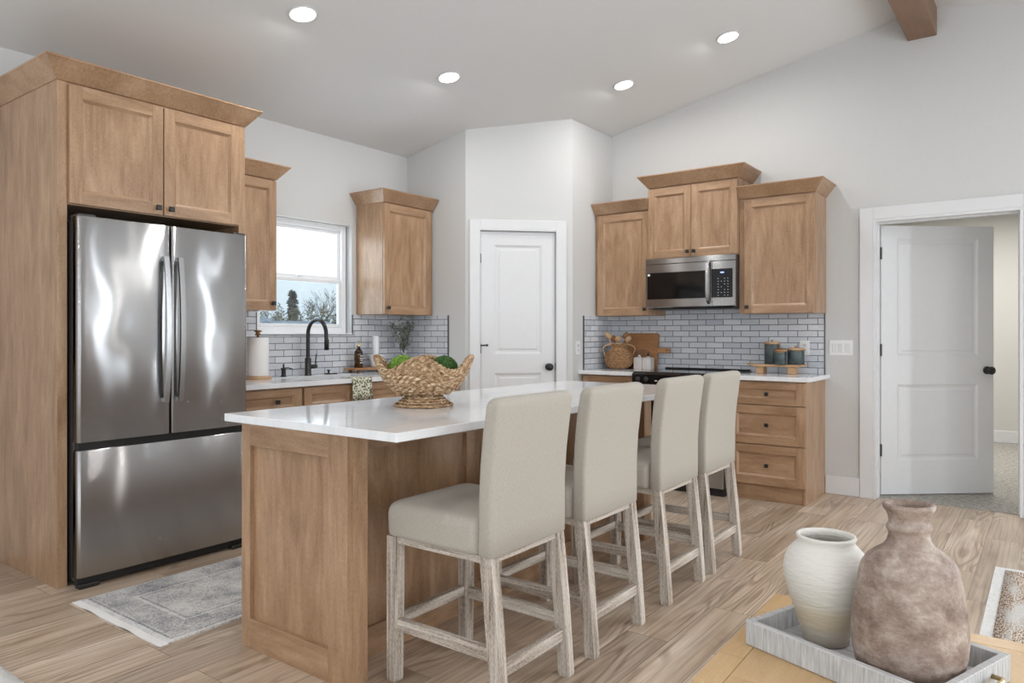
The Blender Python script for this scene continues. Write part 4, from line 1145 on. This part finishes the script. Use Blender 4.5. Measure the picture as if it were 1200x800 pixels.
t = thing('white_fluted_cup', 'white fluted cup with tall frosted cylinder on the dark riser', 'cup', (gx, gy, .9525))
k = MB(); rings = []
for r, z in ((.036, 0), (.040, .01), (.044, .04), (.048, .07), (.060, .095), (.066, .105), (.055, .098), (.040, .075), (.036, .02)):
    rings.append([(gx+(r+(.004*math.cos(8*2*PI*i/64) if z > .05 else 0))*math.cos(2*PI*i/64), gy+(r+(.004*math.cos(8*2*PI*i/64) if z > .05 else 0))*math.sin(2*PI*i/64), .9525+z) for i in range(64)])
k.loft(rings); k.build('cup', MT['frosted_white'], t)
k = MB(); k.lathe([(.026, .0), (.027, .01), (.027, .225), (.024, .232), (.001, .234)], (gx, gy, .9525+.022), 28); k.build('cylinder', MT['frosted_white'], t)
# leafy twigs in a grey vase
vx, vy = 4.40, 4.42
t = thing('branch_vase', 'grey vase of thin leafy twigs in the corner behind the basket', 'plant', (vx, vy, .914))
k = MB(); k.lathe([(.035, 0), (.045, .02), (.052, .06), (.044, .10), (.022, .125), (.022, .145), (.026, .15)], (vx, vy, .914), 28); k.build('vase', MT['stone_grey'], t)
kt = MB(); kl = MB()
rnd = random.Random(5)
def leafq(mb, p, d, ln, wd):
    d = d.normalized(); s_ = d.cross(Vector((rnd.uniform(-1, 1), rnd.uniform(-1, 1), rnd.uniform(-1, 1)))).normalized()*wd
    mid = p+d*ln*.5
    nrm = d.cross(s_).normalized()*wd*.25
    mb.face([p, mid+s_, p+d*ln], None); mb.face([p, p+d*ln, mid-s_+nrm], None)
for i in range(11):
    an = rnd.uniform(0, 2*PI); sp2 = rnd.uniform(.06, .17); hgt = rnd.uniform(.20, .29)
    dx_, dy_ = math.cos(an)*sp2, -abs(math.sin(an))*sp2*.4-.0
    pts = [Vector((vx+dx_*u**1.4, vy+dy_*u**1.4+.0, 1.055+hgt*u)) for u in [q/6 for q in range(7)]]
    kt.tube(pts, [.0028-.0003*q for q in range(7)], 5)
    for q in range(1, 7):
        for s_ in range(3):
            b0 = pts[q]; dv = Vector((rnd.uniform(-1, 1), rnd.uniform(-.6, .4), rnd.uniform(-.1, 1)))
            e = b0+dv*.028; kt.tube([b0, e], [.0015, .001], 4)
            for _ in range(2): leafq(kl, e, dv+Vector((rnd.uniform(-.6, .6), rnd.uniform(-.6, .6), rnd.uniform(-.3, .6))), rnd.uniform(.022, .038), .009)
kt.build('twigs', MT['twig'], t); kl.build('leaves', MT['leaf_grey'], t)

# ------------------------------------------------------------------ range side items
Z = .9145
# horizontal cutting board leaning on the tiles
def lean(m_, a, x_base): pass
cx0 = rx(3.07)
t = thing('cutting_board', 'large rectangular wooden cutting board with side handle leaning on backsplash', 'cutting board', wpos(FR, rx(2.92), -.04, Z))
ML = FR @ Matrix.Translation((0, -.082, Z+.002)) @ Matrix.Rotation(-math.radians(9), 4, 'X')
a0, a1 = rx(3.075), rx(2.772)
k = MB(ML); ring = [(p[0], p[1]) for p in rr(a0, a1, 0, .318, .022, 0)]
hd = [(a1-.001, .142), (a1+.03, .145), (a1+.105, .145), (a1+.112, .150), (a1+.112, .182), (a1+.105, .187), (a1+.03, .187), (a1-.001, .190)]
k.prism(ring, 'y', 0, .018); k.bm.normal_update()
for f in k.bm.faces:
    for l in f.loops: q = ML.inverted() @ l.vert.co; l[k.uv].uv = (q.z, q.x)
k.build('board', MT['board_wood'], t)
k = MB(ML); k.prism(hd, 'y', 0, .018)
for f in k.bm.faces:
    for l in f.loops: q = ML.inverted() @ l.vert.co; l[k.uv].uv = (q.z+1, q.x)
k.build('board_handle', MT['board_wood'], t)
k = MB(ML); k.lathe([(.007, -.0015), (.007, .0015)], (a1+.085, .0, .166), 14, axis='y'); k.build('hanging_hole', MT['black_matte'], t)
# small round board leaning in front
ML2 = FR @ Matrix.Translation((0, -.105, Z+.002)) @ Matrix.Rotation(-math.radians(9), 4, 'X')
k = MB(ML2); k.prism([(rx(2.905)+.088*math.cos(2*PI*i/40), .088+.088*math.sin(2*PI*i/40)) for i in range(40)], 'y', 0, .014)
k.build('round_board', MT['dark_board_wood'], None, label='small dark round wooden board leaning behind the two square bottles', cat='cutting board')
# square ribbed bottles
BOT = (2.903, 2.819)
def sqb(yc, m2, label):
    cx_, cy_ = rx(yc), 5.78-WX
    t = thing('oil_bottle', label, 'bottle', wpos(FR, cx_, cy_, Z), 'square ribbed bottles by the range')
    k = MB(FR); rings = []
    for z, h2 in ((0, .036), (.004, .040), (.096, .040), (.103, .036), (.107, .016), (.117, .012)):
        rings.append([(p[0], p[1], Z+z) for p in rr(cx_-h2, cx_+h2, cy_-h2, cy_+h2, .006 if h2 > .02 else h2*.9, 0)])
    k.loft(rings); k.build('bottle', MT['ribbed_glass'], t)
    k = MB(FR); k.lathe([(.013, .113), (.013, .128), (.005, .130), (.004, .148)], (cx_, cy_, Z), 14); k.build('stopper', m2, t)
sqb(BOT[0], MT['chrome'], 'left square ribbed glass bottle with chrome pourer by the range'); sqb(BOT[1], MT['black_matte'], 'right square ribbed glass bottle with black stopper by the range')
# rattan vase with handles
rxx, ryy = 5.715, 3.070
t = thing('rattan_vase', 'round rattan vase with two looped handles left of cutting board', 'vase', (rxx, ryy, Z))
k = MB(); prof = []
KN = 17
body_prof = [(.072, .004), (.098, .02), (.117, .045), (.124, .075), (.122, .105), (.108, .135), (.080, .158), (.060, .168), (.053, .185), (.055, .205), (.064, .215)]
def lerp_prof(u):
    q = u*(len(body_prof)-1); i = min(int(q), len(body_prof)-2); f_ = q-i
    return tuple(body_prof[i][j]*(1-f_)+body_prof[i+1][j]*f_ for j in (0, 1))
for j in range(KN+1):
    r, z = lerp_prof(j/KN); pts = []; rs = []
    for i in range(72):
        a_ = 2*PI*i/72; wv = math.sin(a_*18+j*PI); pts.append((rxx+(r+.001*wv)*math.cos(a_), ryy+(r+.001*wv)*math.sin(a_), Z+z+.0065)); rs.append(.0062*(1+.2*wv))
    k.tube(pts, rs, 6, closed=True)
k.lathe([(r-.004, z+.004) for r, z in body_prof], (rxx, ryy, Z), 40, cap1=False); k.build('vase_body', MT['rattan'], t)
for s_ in (-1, 1):
    k = MB(); pts = []
    for i in range(13):
        a_ = PI*(i/12); # loop from the neck out to the shoulder
        dx_ = .055+.085*math.sin(a_*.85)**.8; z_ = .222-.115*(i/12)+.020*math.sin(a_*1.0)
        if i == 12: dx_ = .118
        if i == 11: dx_ = .128
        pts.append((rxx+s_*dx_*.5968, ryy-s_*dx_*.8024, Z+z_))
    k.tube(pts, .0055, 8); k.build('handle', MT['riser_wood'], t)
rnd = random.Random(11)
for i in range(5):
    a_ = -1.2+2.4*i/4; hx_ = math.sin(a_)*.085; top = .285+.02*math.cos(i*2.1); kd = i % 2
    t2 = thing('wooden_spoon', ['dark wooden spoon at the far left of the rattan vase', 'wooden spoon leaning left in the rattan vase', 'upright wooden spoon in the middle of the rattan vase', 'dark wooden spoon leaning right in the rattan vase', 'slim wooden spoon at the far right of the rattan vase'][i], 'utensil', (rxx, ryy, Z), 'wooden utensils in the rattan vase')
    b0 = Vector((rxx+hx_*.1*.6, ryy-hx_*.1*.8, Z+.03)); e = Vector((rxx-.012+(i % 2)*.03+hx_*.5968, ryy-hx_*.8024, Z+top-.035))
    k = MB(); k.tube([b0, e], .005, 8); k.build('handle', [MT['riser_wood'], MT['dark_board_wood']][kd], t2)
    k = MB(); rings = []
    dv = (e-b0).normalized()
    for q in range(9):
        u = q/8; c_ = e+dv*(-.004+.062*u); wdt = max(.004, .030*math.sin(PI*min(1, .10+.9*u))**.7) if 0 < q < 8 else .004
        rings.append([tuple(c_+Vector((.5968, -.8024, 0))*wdt*math.cos(2*PI*s_/12)+Vector((.8, .6, 0))*wdt*.35*math.sin(2*PI*s_/12)) for s_ in range(12)])
    k.loft(rings); k.build('bowl', [MT['riser_wood'], MT['dark_board_wood']][kd], t2)
# riser with canisters
t = thing('wooden_riser', 'light wooden footed riser board holding three teal canisters', 'riser', (5.77, 1.71, Z))
def cW(x, y): return (x, y)
k = MB(FR); xr0, xr1 = rx(1.94), rx(1.49); zr = .988
pts = [(xr0, .010), (xr0+.02, .016), (xr0+.06, .016), (xr1-.06, .016), (xr1-.03, .020), (xr1, .026), (xr1+.002, .018), (xr1-.03, .005), (xr1-.06, -.004), (xr0+.06, -.004), (xr0+.02, .002)]
k.box(xr0+.05, xr1-.05, -.235, -.095, zr-.018, zr, 'x', .003)
k.prism([(xr1-.051, zr), (xr1-.051, zr-.018), (xr1-.02, zr-.012), (xr1, zr-.004), (xr1+.002, zr+.004)][::-1], 'y', -.195, -.135)
k.prism([(xr0+.051, zr), (xr0+.051, zr-.018), (xr0+.02, zr-.012), (xr0, zr-.002), (xr0-.002, zr+.004)], 'y', -.195, -.135)
k.build('board', MT['riser_wood'], t)
for xx in (rx(1.835), rx(1.595)):
    k = MB(FR); k.box(xx-.028, xx+.028, -.215, -.115, Z, zr-.0185, 'x', .004); k.build('foot', MT['riser_wood'], t)
def canister(yc, xw, r, h, label, knobm=None, lid=True):
    t = thing('canister', label, 'canister', (xw, yc, zr), 'teal canisters on the riser')
    k = MB(); k.lathe([(r-.004, 0), (r, .004), (r, h-.012), (r-.003, h-.008)], (xw, yc, zr+.0005), 36); k.build('jar', MT['teal_ceramic'], t)
    k = MB(); k.lathe([(r-.001, h-.0075), (r+.001, h-.004), (r+.001, h+.005), (r-.004, h+.008)], (xw, yc, zr+.0005), 36)
    k.lathe([(.006, h+.008), (.011, h+.016), (.011, h+.022), (.006, h+.026)], (xw, yc, zr+.0005), 14); k.build('lid', MT['riser_wood'] if not knobm else MT['board_wood'], t)
    k = MB(); k.tube([(xw-.002+(r+.001)*math.cos(2*PI*i/24), yc+(r+.001)*math.sin(2*PI*i/24), zr+h-.012) for i in range(24)], .0018, 5, closed=True); k.build('wire_bail', MT['brass'], t)
canister(1.755, 5.775, .058, .165, 'tallest teal canister with wooden lid on the riser, at the back left')
canister(1.672, 5.705, .044, .108, 'smallest teal canister with wooden lid, in front of the tallest one', 1)
canister(1.572, 5.765, .062, .120, 'wide teal canister with wooden lid at the right end of riser')
# outlet, switches
def outlet(F, x, z, yf, label, cat='outlet'):
    t = thing('outlet', label, cat, wpos(F, x, yf, z-.058))
    k = MB(F); k.box(x-.036, x+.036, yf-.005, yf, z-.058, z+.058, 'n', .002); k.build('cover_plate', MT['plastic_white'], t)
    for dz in (-.020, .020):
        k = MB(F); k.box(x-.016, x+.016, yf-.007, yf-.005, z+dz-.014, z+dz+.014, 'n', .001); s_ = k.build('receptacle', MT['trim_paint'], t)
        k = MB(F); k.box(x-.008, x-.005, yf-.0075, yf-.0069, z+dz-.002, z+dz+.008, 'n'); k.box(x+.005, x+.008, yf-.0075, yf-.0069, z+dz-.002, z+dz+.008, 'n'); k.box(x-.002, x+.002, yf-.0075, yf-.0069, z+dz-.010, z+dz-.006, 'n'); k.build('slots', MT['black_matte'], s_)
outlet(FR, rx(1.548), 1.115, -.0095, 'white outlet on the tiled backsplash right of canisters')
outlet(FPR, 5.318, 1.105, -.0005, 'white outlet on the pantry return wall left of backsplash')
t = thing('light_switch', 'white three-gang rocker switch plate beside the open doorway', 'light switch', (WX, 1.284, 1.06))
k = MB(FR); k.box(rx(1.367), rx(1.201), -.006, -.0003, 1.06, 1.178, 'n', .002); k.build('cover_plate', MT['plastic_white'], t)
for i in range(3):
    xx = rx(1.330)+.046*i; k = MB(FR); k.box(xx-.0165, xx+.0165, -.010, -.006, 1.086, 1.152, 'n', .0015); k.build('rocker', MT['trim_paint'], t)

# ------------------------------------------------------------------ rugs
def rug_surface(x0, x1, y0, y1, th=.006, curl=None):
    nx, ny = 60, 40
    V = [[(x0+(x1-x0)*i/nx, y0+(y1-y0)*j/ny, th+(curl(x0+(x1-x0)*i/nx, y0+(y1-y0)*j/ny) if curl else 0)) for j in range(ny+1)] for i in range(nx+1)]
    return thick_sheet(MB(), V, (0, 0, -(th-.0005)), x0, y0)
ru = thing('runner_rug', 'grey faded oriental runner rug between island and refrigerator', 'rug', (2.5, 3.18, 0))
cf = lambda x, y: .007*max(0, 1-(x-1.44)/.08)*max(0, math.sin(y*19))
m_ = rug_surface(1.485, 3.585, 2.797, 3.567, .008, cf); m_.build('pile', MT['faded_runner'], ru)
m_ = rug_surface(1.452, 1.4845, 2.790, 3.571, .006, cf); m_.build('hem', MT['paper_white'], ru)
r2 = thing('area_rug', 'cream and brown patterned area rug beyond the coffee table', 'rug', (3.6, -.8, 0))
m_ = rug_surface(2.75, 4.515, -2.2, .190, .009); m_.build('pile', MT['patterned_rug'], r2)
m_ = MB()
m_.box(4.5155, 4.565, -2.2, .235, .0005, .006, 'n'); m_.box(2.75, 4.5155, .1905, .235, .0005, .006, 'n')
m_.build('border', MT['white_rug_pile'], r2)
m_ = rug_surface(-1.3, 1.012, .9, 3.9, .014); m_.build('shag_rug', MT['white_rug_pile'], None, label='white pile rug whose edge shows at bottom left corner', cat='rug')

# ------------------------------------------------------------------ coffee table, tray, vases
TZ = .45
ct = thing('coffee_table', 'light oak coffee table in the right foreground carrying the tray', 'table', (1.88, .05, 0))
MTb = Matrix.Translation((1.55, .648, 0)) @ rotz(math.radians(1.2))
TW, TL, bd = .66, 1.25, .062      # local x 0..TW, local y 0..-TL
k = MB(MTb); g = .0012
k.box(bd+g, TW-bd-g, -TL+bd+g, -bd-g, TZ-.024, TZ, 'x', .0008)
k.box(0, TW, -.0, -.0, TZ, TZ) if False else None
k.box(.17, TW-.17, -bd, 0, TZ-.028, TZ, 'x', .001); k.box(0, .17-g, -bd, 0, TZ-.028, TZ, 'x', .001); k.box(TW-.17+g, TW, -bd, 0, TZ-.028, TZ, 'x', .001)
k.box(0, TW, -TL, -TL+bd, TZ-.028, TZ, 'x', .001)
k.box(0, bd, -TL+bd+g, -bd-g, TZ-.028, TZ, 'y', .001); k.box(TW-bd, TW, -TL+bd+g, -bd-g, TZ-.028, TZ, 'y', .001)
k.box(.01, TW-.01, -TL+.01, -.01, TZ-.04, TZ-.0285, 'y'); k.build('tabletop', MT['oak_table'], ct)
for x in (.02, TW-.08):
    for y in (-.08, -TL+.02):
        k = MB(MTb); k.box(x, x+.06, y, y+.06, 0, TZ-.0405, 'z', .002); k.build('leg', MT['oak_table'], ct)
k = MB(MTb); k.box(.03, .05, -TL+.08, -.08, TZ-.11, TZ-.0405, 'y'); k.box(TW-.05, TW-.03, -TL+.08, -.08, TZ-.11, TZ-.0405, 'y'); k.box(.08, TW-.08, -.05, -.03, TZ-.11, TZ-.0405, 'x'); k.box(.08, TW-.08, -TL+.03, -TL+.05, TZ-.11, TZ-.0405, 'x'); k.build('apron', MT['oak_table'], ct)
# tray: corner T1, long side runs towards the camera
T1 = Vector((1.803, .614)); e1 = Vector((.943, -.333)).normalized(); 
ta = math.atan2(e1.y, e1.x)
MTr = Matrix.Translation((T1.x, T1.y, TZ+.0005)) @ rotz(ta)      # local x: 0..w across, local y: 0..-l
tw, tl, th, tt = .330, .458, .0605, .018
tr = thing('serving_tray', 'rectangular whitewashed wooden tray on the coffee table under vases', 'tray', (1.89, .34, TZ))
k = MB(MTr); k.box(tt, tw-tt, -tl+tt, -tt, 0, .010, 'y'); k.build('tray_floor', MT['whitewashed_tray'], tr)
k = MB(MTr)
k.box(0, tw, -tt, 0, 0, th, 'z', .002); k.box(0, tw, -tl, -tl+tt, 0, th, 'z', .002); k.box(0, tt, -tl+tt, -tt, 0, th, 'z', .002); k.box(tw-tt, tw, -tl+tt, -tt, 0, th, 'z', .002); k.build('tray_rim', MT['whitewashed_tray'], tr)
for yy, s_ in ((-tl, -1), (0, 1)):
    k = MB(MTr); k.tube([(tw*.28, yy, .036), (tw*.28, yy+s_*.022, .036), (tw*.32, yy+s_*.026, .036), (tw*.68, yy+s_*.026, .036), (tw*.72, yy+s_*.022, .036), (tw*.72, yy, .036)], .0055, 8); k.build('handle', MT['brass'], tr)
zf = TZ+.0108
k = MB()
k.lathe([(.050, 0), (.054, .003), (.057, .02), (.072, .07), (.088, .115), (.098, .155), (.1005, .175), (.098, .198), (.088, .222), (.074, .238), (.067, .244), (.0665, .252), (.0700, .258), (.0695, .263), (.064, .264), (.060, .256), (.060, .246), (.070, .232), (.085, .20), (.088, .17), (.06, .06), (.04, .012), (.001, .010)], (1.920, .4514, zf), 64)
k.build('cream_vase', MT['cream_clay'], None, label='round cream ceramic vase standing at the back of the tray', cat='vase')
k = MB(); fa = math.atan2(-.8024, .5968); z_ = lambda v: 1.225-(v-391)/524.7-.4608
k.lathe([(.098, 0), (.106, .003), (.113, z_(776)), (.119, z_(762)), (.1225, z_(742)), (.1205, z_(725)), (.118, z_(712)), (.112, z_(692)), (.1055, z_(671)), (.100, z_(661)), (.088, z_(651.5)), (.072, z_(645)), (.056, z_(640)), (.047, z_(634)), (.0435, z_(627)), (.0435, z_(622)), (.047, z_(620)), (.0485, z_(617)), (.047, z_(614)), (.0425, z_(612)), (.0435, z_(606)), (.047, z_(600)), (.054, z_(595.5)), (.0555, z_(592.5)), (.0545, z_(590)), (.047, z_(590)), (.040, z_(595)), (.036, z_(612)), (.034, z_(640))], (1.829, .255, TZ+.0108), 72, sx=1, sy=.82, ang=fa)
k.build('clay_bottle_vase', MT['brown_clay'], None, label='tall brown weathered clay bottle vase at the front of the tray', cat='vase')

# ------------------------------------------------------------------ outside the kitchen window
m_ = MB(); m_.box(-120, 200, 5.3, 260, -.5, -.4, 'n'); struct('ground', m_, MT['winter_ground'])
rnd = random.Random(3)
def bare_tree(x, y, h, label, m, seed):
    r_ = random.Random(seed); k = MB()
    def grow(p, d, ln, rad, dep):
        e = p+d*ln; mid = p+d*ln*.5+Vector((r_.uniform(-.05, .05), r_.uniform(-.05, .05), 0))*ln
        k.tube([p, mid, e], [rad, rad*.85, rad*.65], 4, smooth=False)
        if dep == 0: return
        for _ in range(3 if dep > 1 else 4):
            nd = (d+Vector((r_.uniform(-.75, .75), r_.uniform(-.75, .75), r_.uniform(-.1, .55)))).normalized()
            grow(e if r_.random() < .6 else mid, nd, ln*r_.uniform(.6, .82), rad*.6, dep-1)
    grow(Vector((x, y, -.5)), Vector((r_.uniform(-.06, .06), 0, 1)), h*.30, h*.016, 5)
    k.build('bare_tree', m, None, label=label, cat='tree', group='bare trees beyond the window')
def spot(u, D):         # a point on the ground at distance D, seen in direction u of the photograph
    q = (u-600)/850; fx_, fy_ = math.cos(A), math.sin(A)
    return (D*(fx_+math.sin(A)*q), D*(fy_-math.cos(A)*q))
for i, (u, D, h, lb) in enumerate([(304, 62, 4.6, 'small bare tree at the left edge of the window view'), (316, 66, 5.2, 'bare tree left of the dark evergreen beyond the window'), (330, 70, 4.7, 'thin bare tree just left of the dark evergreen'), (357, 66, 5.8, 'bare tree just right of the dark evergreen'), (372, 62, 6.2, 'tall bare tree behind the faucet arch'), (386, 68, 6.6, 'bare tree nearest the right edge of the window view'), (400, 64, 6.0, 'bare tree half hidden by the right window frame')]):
    x, y = spot(u, D); bare_tree(x, y, h, lb, MT['bark_pale' if i % 2 else 'bark'], 20+i)
x, y = spot(343, 60); k = MB()
r_ = random.Random(9)
k.tube([(x, y, -.5), (x, y, 4.7)], [.12, .03], 6)
te = thing('evergreen_tree', 'dark evergreen tree standing among bare trees beyond the window', 'tree', (x, y, -.5)); k.build('trunk', MT['bark'], te)
k = MB()
for i in range(520):
    u = r_.random(); z = .5+u*4.3; rad = (.25+.75*abs(math.sin(u*17+1)))*(1-u)**.7*.62+.07; a_ = r_.uniform(0, 2*PI); q = r_.random()**.5*rad
    p = Vector((x+q*math.cos(a_), y+q*math.sin(a_), z)); d_ = Vector((math.cos(a_), math.sin(a_), -.2)).normalized()
    s_ = Vector((-math.sin(a_), math.cos(a_), 0))*r_.uniform(.07, .16)
    k.face([p-s_, p+s_, p+d_*.35], None); k.face([p-Vector((0, 0, .1)), p+Vector((0, 0, .12)), p+d_*.3], None)
k.build('needles', MT['evergreen'], te)
k = MB(); r_ = random.Random(4)
for i in range(2600):
    u = r_.uniform(288, 402); D = r_.uniform(50, 56); x, y = spot(u, D); z = 1.1+r_.random()**1.7*1.9+.45*math.sin(u*.35)
    s_ = .16; d_ = Vector((r_.uniform(-1, 1), r_.uniform(-1, 1), r_.uniform(-1, 1))).normalized()*s_; e_ = d_.orthogonal().normalized()*s_*.6
    p = Vector((x, y, z)); k.face([p-d_, p+e_, p+d_], None)
k.build('shrubbery', MT['shrub_mass'], None, label='low brown winter shrubs along the far edge of the field', cat='shrubs', kind='stuff')
for u0, D, wd, hh, lb in ((296, 44, 4.2, 2.2, 'low house roof at the lower left of the window view'), (376, 40, 3.6, 1.85, 'blue-grey roofed shed at the lower right of the window view')):
    x, y = spot(u0, D); t = thing('house', lb, 'building', (x, y, -.4))
    k = MB(); k.box(x-wd/2, x+wd/2, y, y+4, -.4, hh-.55, 'n'); k.build('wall', MT['house_siding'], t)
    k = MB(); k.prism([(y-.3, hh-.55), (y+4.3, hh-.55), (y+2, hh+.1)], 'x', x-wd/2-.3, x+wd/2+.3); k.build('roof', MT['roof_slate'], t)
